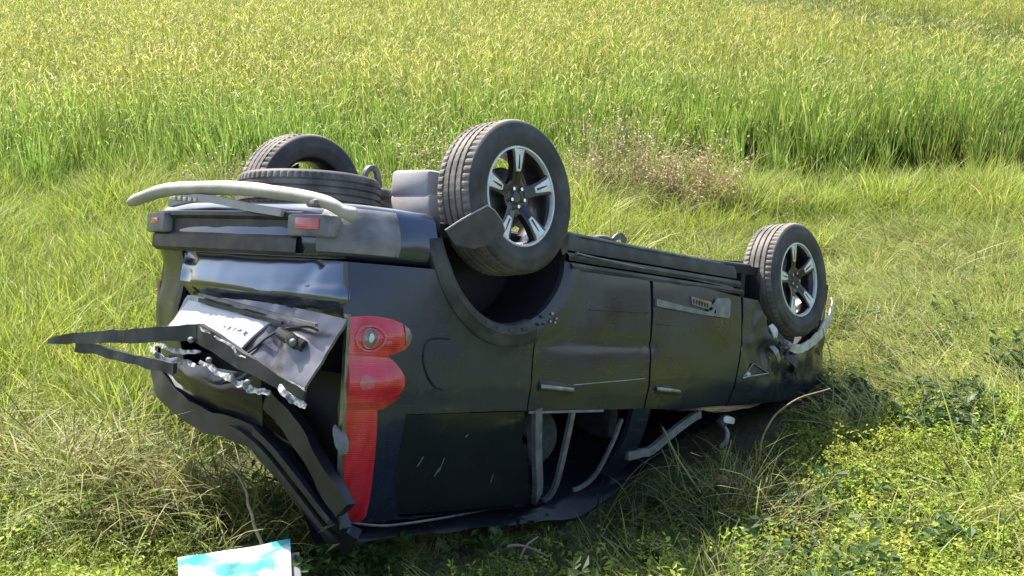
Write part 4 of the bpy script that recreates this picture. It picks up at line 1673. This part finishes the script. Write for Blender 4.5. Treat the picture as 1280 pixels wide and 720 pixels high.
# --- trampled grass to the right of and behind the car
X, Y = pts_grid(-2.6, 8.5, 4.7, 13.6, .125)
Z = ground_z(X, Y)
f = fbm(X, Y, .55, 3)
dens = sst(6.3, 7.2, Y + .25 * f) * sst(-2.4, -.6, X) * (1 - .25 * sst(12.2, 13.0, Y))
dens = np.maximum(dens, .75 * np.exp(-((X - 2.6) / .8) ** 2 - ((Y - 7.1) / .6) ** 2))
k = (rng.random(len(X)) < dens) & ~in_car(X, Y, Z, .30) & (np.abs(Y - ditch_c(X) + .1) > .28 + .45 * np.exp(-((X - 3.5) / .5) ** 2))
X, Y, Z, f = X[k], Y[k], Z[k], f[k]
n = len(X)
rot = np.stack([rng.normal(0, .16, n), rng.normal(-.08, .16, n), 2.7 + .9 * fbm(X, Y, .35, 4) + rng.normal(0, .55, n)], 1)
tt = tints(n, (.95, 1.0, .88), .12, np.clip(.5 + .7 * f, 0, 1), (1.18, 1.10, 1.15))
scatter('trampled_grass', np.stack([X, Y, Z], 1), rot, rng.normal(1.0, .15, n).clip(.6, 1.4), tt, 'lying', 'pale trampled grass flattened right of the car')

# --- short grass everywhere on the bank
X, Y = pts_grid(-6.5, 7.5, 1.5, 13.0, .15)
Z = ground_z(X, Y)
f = fbm(X, Y, .7, 6)
k = ~in_car(X, Y, Z, -.10) & (rng.random(len(X)) < .92) & (np.abs(Y - ditch_c(X)) > .3)
X, Y, Z, f = X[k], Y[k], Z[k], f[k]
n = len(X)
tt = tints(n, (1.0, 1.02, .95), .15, np.clip(.5 + .7 * f, 0, 1), (1.25, 1.12, 1.15))
scatter('short_grass', np.stack([X, Y, Z - .01], 1), base_rot(n, .12), (rng.normal(.92, .2, n) * (1 + .2 * f) * np.where((X > 1.2) & (Y < 7.5), .6, 1) * near_car(X, Y, Z, .6)).clip(.3, 1.5), tt, 'short', 'short green grass covering the bank')

# --- small leaved weeds, bright in the sun, lower right and lower left
X, Y = pts_grid(-4.0, 5.8, 2.2, 9.6, .115)
Z = ground_z(X, Y)
f = fbm(X, Y, .8, 8)
dens = .97 * (1 - sst(6.6, 8.6, Y + .5 * f)) * sst(.9, 1.6, X)
dens = np.maximum(dens, .9 * (1 - sst(4.6, 5.0, Y + .12 * f)) * (1 - sst(-1.3, -.7, X)))
dens = np.maximum(dens, .45 * (1 - sst(5.2, 6.2, Y)))
dens = np.maximum(dens, .95 * sst(3.0, 3.9, X) * (1 - sst(8.8, 10.2, Y)))
dens *= np.clip(.75 + .7 * f, .15, 1) * (near_car(X, Y, Z, .8))
k = (rng.random(len(X)) < dens) & ~in_car(X, Y, Z, .02) & ~((np.abs(X + 1.04) < .30) & (np.abs(Y - 3.88) < .24))
X, Y, Z, f = X[k], Y[k], Z[k], f[k]
n = len(X)
tt = tints(n, (1.22, 1.17, .9), .16, np.clip(.5 + .8 * f, 0, 1), (1.22, 1.16, .95))
scatter('ground_weeds', np.stack([X, Y, Z], 1), base_rot(n, .15), (rng.normal(1.0, .22, n) * near_car(X, Y, Z, .5)).clip(.35, 1.6), tt, 'weed', 'bright small leaved weeds covering the foreground')

# --- darker broad leaved patches
cs = [(2.85, 6.55, .16, 14), (-.85, 4.42, .16, 26), (-1.25, 4.85, .25, 26), (.5, 4.75, .5, 30), (1.5, 5.2, .5, 18), (-3.2, 4.3, .5, 26), (2.9, 8.1, .4, 12), (1.25, 5.0, .5, 26), (3.6, 7.3, .18, 20), (2.1, 7.0, .35, 22)]
P = np.concatenate([np.stack([rng.normal(x, s, m), rng.normal(y, s, m)], 1) for x, y, s, m in cs])
Z = ground_z(P[:, 0], P[:, 1])
k = ~in_car(P[:, 0], P[:, 1], Z, .02)
P, Z = P[k], Z[k]
n = len(P)
scatter('broad_leaved_weeds', np.stack([P[:, 0], P[:, 1], Z + .02], 1), base_rot(n, .2), rng.normal(.95, .25, n).clip(.5, 1.5), tints(n, (1, 1, 1), .2), 'broad', 'dark broad leaved weeds dotted through the grass')

# --- dry straw: heap left of the tail, wisps beside the car
cs = [(-1.75, 5.05, .30, .22, 46, .10), (-2.3, 5.35, .35, .3, 26, .05), (-1.15, 4.65, .22, .16, 22, .04), (.9, 5.35, .35, .2, 26, .0), (-4.2, 9.8, 1.0, .9, 40, .0), (-.4, 9.6, 1.2, .6, 60, 0), (2.9, 8.4, .9, .8, 70, 0), (2.3, 12.6, .8, .4, 40, .0), (4.4, 10.5, 1.2, 1.0, 60, 0), (2.2, 5.0, .6, .5, 26, 0), (-3.4, 12.2, 1.3, .35, 90, .1), (-.6, 12.6, .9, .35, 80, .2), (.6, 12.9, .5, .3, 50, .25), (1.7, 12.5, .6, .3, 60, .25), (3.0, 13.0, .8, .25, 40, .05), (-5.5, 12.4, .8, .4, 40, .1)]
P, zo = [], []
for x, y, sx, sy, m, up_ in cs:
    P.append(np.stack([rng.normal(x, sx, m), rng.normal(y, sy, m)], 1))
    zo.append(rng.uniform(0, 1, m) * up_)
P, zo = np.concatenate(P), np.concatenate(zo)
Z = ground_z(P[:, 0], P[:, 1])
k = ~in_car(P[:, 0], P[:, 1], Z, .03)
P, Z, zo = P[k], Z[k], zo[k]
n = len(P)
scatter('dry_straw', np.stack([P[:, 0], P[:, 1], Z + zo], 1), base_rot(n, .2), rng.normal(.95, .18, n).clip(.5, 1.4), tints(n, (1, 1, 1), .14, np.clip(rng.random(n), 0, 1), (.80, 1.05, .6)), 'straw', 'dry straw heaped by the tail of the car')

# ------------------------------------------------------------------ plants that stand out, each a thing of its own


def bush(name, loc, size, n, colors, label, group, seed, leafy=False):
    random.seed(seed)
    root = empty(name, loc=loc)
    tag(root, label, 'plant', group)
    st, lf = Clump(), Clump()
    for i in range(n):
        a = U(0, 6.283)
        r = size[0] * math.sqrt(random.random())
        x, y = r * math.cos(a), r * math.sin(a)
        hh = size[1] * (1 - .55 * (r / size[0]) ** 2) * U(.55, 1.05)
        p = st.blade((x * .7, y * .7, 0), a + U(-.7, .7), U(.0, .45), hh, .009, U(-.2, .6), jit(colors[0]), jit(colors[1]), 4, tip=.003)
        for q in range(20):
            t = U(.35, 1.0)
            b = Vector((x * .7, y * .7, 0)).lerp(p, t) + Vector((U(-.05, .05), U(-.05, .05), U(-.04, .04)))
            lf.leaf(b, U(0, 6.28), U(-.9, .6), U(.03, .065), U(.012, .026), jit(colors[2] if random.random() < .7 else colors[3], .3))
    for nm, c in (('stems', st), ('leaves', lf)):
        o = bpy.data.objects.new(nm, c.mesh(nm, plantm))
        COL.objects.link(o)
        o.parent = root
        o['kind'] = 'stuff'
    return root


brown = ((.16, .11, .05), (.28, .20, .10), (.34, .23, .12), (.28, .26, .07))
gb = 'dead brown weeds at the rice edge'


def gl(x, y):
    return (x, y, float(ground_z(x, y)) - .02)


bush('dead_weed', gl(1.28, 12.75), (.60, 1.25), 150, brown, 'tall dead brown weed bush behind the rear wheel', gb, 1)
bush('dead_weed', gl(1.98, 12.35), (.46, .95), 120, ((.20, .14, .08), (.36, .23, .12), (.46, .29, .16), (.38, .30, .11)), 'lighter rusty brown weed bush nearer the ditch end', gb, 2)
bush('dead_weed', gl(-.9, 12.8), (.5, 1.1), 80, ((.18, .15, .06), (.34, .28, .11), (.42, .35, .14), (.30, .32, .07)), 'straw brown weed clump between the far wheel and the rear wheel', gb, 3)
bush('dead_weed', gl(-3.0, 12.3), (.45, .95), 60, ((.18, .14, .06), (.32, .25, .11), (.38, .28, .16), (.28, .29, .08)), 'thin brown weed clump left of the far wheel', gb, 4)
bush('yellow_weed', gl(-3.75, 11.6), (.20, .50), 26, ((.12, .15, .02), (.25, .28, .03), (.36, .38, .03), (.28, .34, .04)), 'yellow flowering weed above the end of the torn valance', None, 6)
bush('green_weed', gl(1.40, 12.45), (.10, .25), 9, ((.03, .09, .03), (.05, .15, .05), (.06, .20, .09), (.05, .16, .05)), 'small blue green weed in front of the brown weed bush', None, 7)


def leafy(loc, n, ln, wd, hh, label, seed, col):
    """a broad leaved weed, every leaf its own part"""
    random.seed(seed)
    root = empty('leafy_weed', loc=loc)
    tag(root, label, 'plant', 'leafy weeds in the grass')
    for i in range(n):
        az = i * 2.4 + U(-.3, .3)
        lean = .25 + 1.0 * (1 - i / n) + U(-.1, .1)
        p = Vector((0, 0, hh * (i / n) * .5))
        d = Vector((math.cos(az), math.sin(az), 0))
        w0 = Vector((-math.sin(az), math.cos(az), 0))
        L_ = ln * U(.75, 1.1)
        V, F, Cc = [], [], []
        th = lean
        cc = jit(col, .25)
        S = 6
        for s in range(S + 1):
            t = s / S
            w = wd * .5 * (math.sin(math.pi * (.08 + .9 * t)) ** .8) if s < S else .002
            lift = Vector((0, 0, w * .35))
            V += [p - w0 * w + lift, p.copy(), p + w0 * w + lift]
            Cc += [cc, tuple(x * 1.35 for x in cc), cc]
            th += .9 / S
            p = p + (d * math.sin(th) + Vector((0, 0, 1)) * math.cos(th)) * (L_ / S)
        for s in range(S):
            a = 3 * s
            F += [(a, a + 1, a + 4, a + 3), (a + 1, a + 2, a + 5, a + 4)]
        c = Clump()
        c.v, c.f, c.c = V, F, Cc
        me_ = c.mesh('leaf', plantm)
        me_.polygons.foreach_set('use_smooth', np.ones(len(me_.polygons), bool))
        o = bpy.data.objects.new('leaf', me_)
        COL.objects.link(o)
        o.parent = root
    return root


def gl2(x, y):
    return (x, y, float(ground_z(x, y)) + .03)


leafy(gl2(2.86, 6.70), 10, .15, .05, .12, 'dark green broad leaved weed standing in the sunny weeds right of the car', 3, (.035, .085, .02))
leafy(gl2(2.98, 6.42), 8, .12, .042, .10, 'smaller dark leaved weed just below the big one at the right', 4, (.04, .10, .02))
leafy(gl2(-.72, 4.52), 11, .15, .055, .14, 'dark green weed between the cardboard box and the red tail lamp', 5, (.04, .11, .03))
leafy(gl2(1.35, 5.75), 7, .13, .07, .08, 'shaded round leaved weed right of the little red fruit', 8, (.05, .11, .035))

# ------------------------------------------------------------------ litter
# printed carton
bmx, bn, bp = nodes_of('printed_card')
r1 = noise_ramp(bn, 6.5, (.62, .70, .74), (.015, .34, .36), .47, .58, detail=5, vec=(1.0, 2.6, 1.0))
r2 = noise_ramp(bn, 14.0, (1, 1, 1), (.30, .66, .62), .54, .64, detail=3, vec=(1, 1.6, 1))
r3 = noise_ramp(bn, 5.0, (1, 1, 1), (.88, .60, .42), .66, .72, detail=2)
mxn = bn.nodes.new('ShaderNodeMix')
mxn.data_type = 'RGBA'
mxn.blend_type = 'MULTIPLY'
mxn.inputs[0].default_value = 1
bn.links.new(r1.outputs[0], mxn.inputs[6])
bn.links.new(r2.outputs[0], mxn.inputs[7])
mxm = bn.nodes.new('ShaderNodeMix')
mxm.data_type = 'RGBA'
mxm.blend_type = 'MULTIPLY'
mxm.inputs[0].default_value = 1
bn.links.new(mxn.outputs[2], mxm.inputs[6])
bn.links.new(r3.outputs[0], mxm.inputs[7])
bn.links.new(mxm.outputs[2], bp.inputs['Base Color'])
bp.inputs['Roughness'].default_value = .35
cardm = mat('grey_card', (.20, .19, .22), .8, 0, (.26, .25, .28), 8)
tealm = mat('teal_print', (.0, .30, .30), .4)
bx, by = -1.08, 3.94
CB = empty('cardboard_box', loc=(bx, by, float(ground_z(bx, by)) + .055))
CB.rotation_euler = (math.radians(20), math.radians(-3), math.radians(12))
tag(CB, 'white and teal printed cardboard box lying in the weeds at the bottom edge', 'box')


def local_box(name, c, s, mt, parent, bev=.004, rot=None):
    bm = bmesh.new()
    box(bm, c, s, rot, bev)
    return finish(bm, name, mt, parent, off=Z0, smooth=False)


local_box('body', (0, 0, .05), (.40, .34, .10), cardm, CB)
local_box('side_flap', (.225, -.01, .055), (.055, .28, .085), cardm, CB)
bm = bmesh.new()
bmesh.ops.create_grid(bm, x_segments=12, y_segments=10, size=.5)
for v in bm.verts:
    x, y = v.co.x, v.co.y
    v.co = Vector((x * (.43 + .03 * y), y * .37, .106 + .012 * (2 * x) ** 2 * (1 if x > 0 else .4) + .01 * noise.noise(Vector((x * 4, y * 4, 0)))))
bmesh.ops.solidify(bm, geom=bm.faces[:], thickness=.004)
finish(bm, 'printed_lid', bmx, CB, off=Z0, label='white lid splashed with teal print')


def blob(name, x, y, r, mt, label, cat, up_=.05, sq=(1, 1, .9)):
    bm = bmesh.new()
    bmesh.ops.create_icosphere(bm, subdivisions=3, radius=r)
    for v in bm.verts:
        k_ = 1 + .10 * noise.noise(v.co * 30)
        dimple = .25 * r * math.exp(-((v.co.x ** 2 + v.co.y ** 2) / (r * .35) ** 2)) if v.co.z > 0 else 0
        v.co = Vector((v.co.x * sq[0] * k_, v.co.y * sq[1] * k_, v.co.z * sq[2] * k_ - dimple))
    o = finish(bm, name, mt, off=Z0)
    o.location = (x, y, float(ground_z(x, y)) + up_)
    tag(o, label, cat)
    return o


tom = mat('dull_red_skin', (.40, .10, .07), .45, 0, (.50, .20, .14), 25)
blob('red_fruit', 1.17, 5.76, .042, tom, 'small dull red fruit in the shaded grass below the car', 'fruit', .10)
blob('dark_fruit', 1.31, 5.79, .036, rustm, 'dark brown red fruit beside the brighter one', 'fruit', .085)


def litter(name, pts, w, mt, label, cat, wob=.01):
    o = scrap(name, pts, w, .006, mt, None, wob=wob)
    for v in o.data.vertices:
        v.co += OFF
    b = o.data.vertices[0].co.copy()
    for v in o.data.vertices:
        v.co -= b
    o.location = b
    tag(o, label, cat)
    return o


def gp3(x, y, up_):
    return (x, y, float(ground_z(x, y)) + up_)


def stalk(name, pts, r, mt, label, cat):
    P = catmull(pts, 6)
    bm = bmesh.new()
    sweep(bm, [p + Vector((noise.noise(p * 9), noise.noise(p * 9 + Vector((3, 3, 3))), 0)) * .012 for p in P], circ(r, 6), scales=[1 - .5 * i / len(P) for i in range(len(P))])
    b = Vector(pts[0])
    o = finish(bm, name, mt, off=b)
    o.location = b
    tag(o, label, cat)
    return o


dryst = mat('dry_stalk', (.34, .29, .16), .8, 0, (.24, .20, .11), 20)
greenst = mat('green_stalk', (.20, .26, .08), .7, 0, (.28, .30, .12), 20)
stalk('dry_stalk', [gp3(-1.02, 4.22, .10), gp3(-1.12, 4.42, .26), gp3(-1.22, 4.70, .36), gp3(-1.42, 5.0, .42)], .009, dryst, 'long pale dry stalk leaning over the cardboard box', 'stalk')
stalk('dry_stalk', [gp3(1.08, 5.35, .05), gp3(.98, 5.45, .20), gp3(.86, 5.55, .38), gp3(.80, 5.6, .50)], .007, greenst, 'thin green stalk crossing the broken front door opening', 'stalk')
stalk('dry_stalk', [gp3(1.10, 5.50, .03), gp3(1.12, 5.52, .25), gp3(1.16, 5.55, .45)], .006, greenst, 'upright thin stalk left of the red fruit', 'stalk')
stalk('dry_stalk', [gp3(1.42, 6.0, .10), gp3(1.48, 6.06, .30), gp3(1.62, 6.1, .42), gp3(1.85, 6.2, .44)], .007, dryst, 'pale stalk arching up below the front wing', 'stalk')
stalk('dry_stalk', [gp3(2.0, 6.62, .05), gp3(2.0, 6.66, .35), gp3(1.94, 6.75, .62)], .006, greenst, 'grass stalk leaning against the crumpled nose', 'stalk')
pinkst = mat('pinkish_straw', (.34, .24, .20), .8)
stalk('dry_twig', [gp3(-.08, 4.50, .12), gp3(-.01, 4.53, .16), gp3(.08, 4.55, .15), gp3(.16, 4.58, .10)], .008, pinkst, 'pinkish dry twig lying along the roof edge', 'twig')
stalk('dry_twig', [gp3(.04, 4.50, .10), gp3(.07, 4.54, .17), gp3(.12, 4.60, .20)], .006, pinkst, 'shorter pinkish twig sticking up by the roof edge', 'twig')
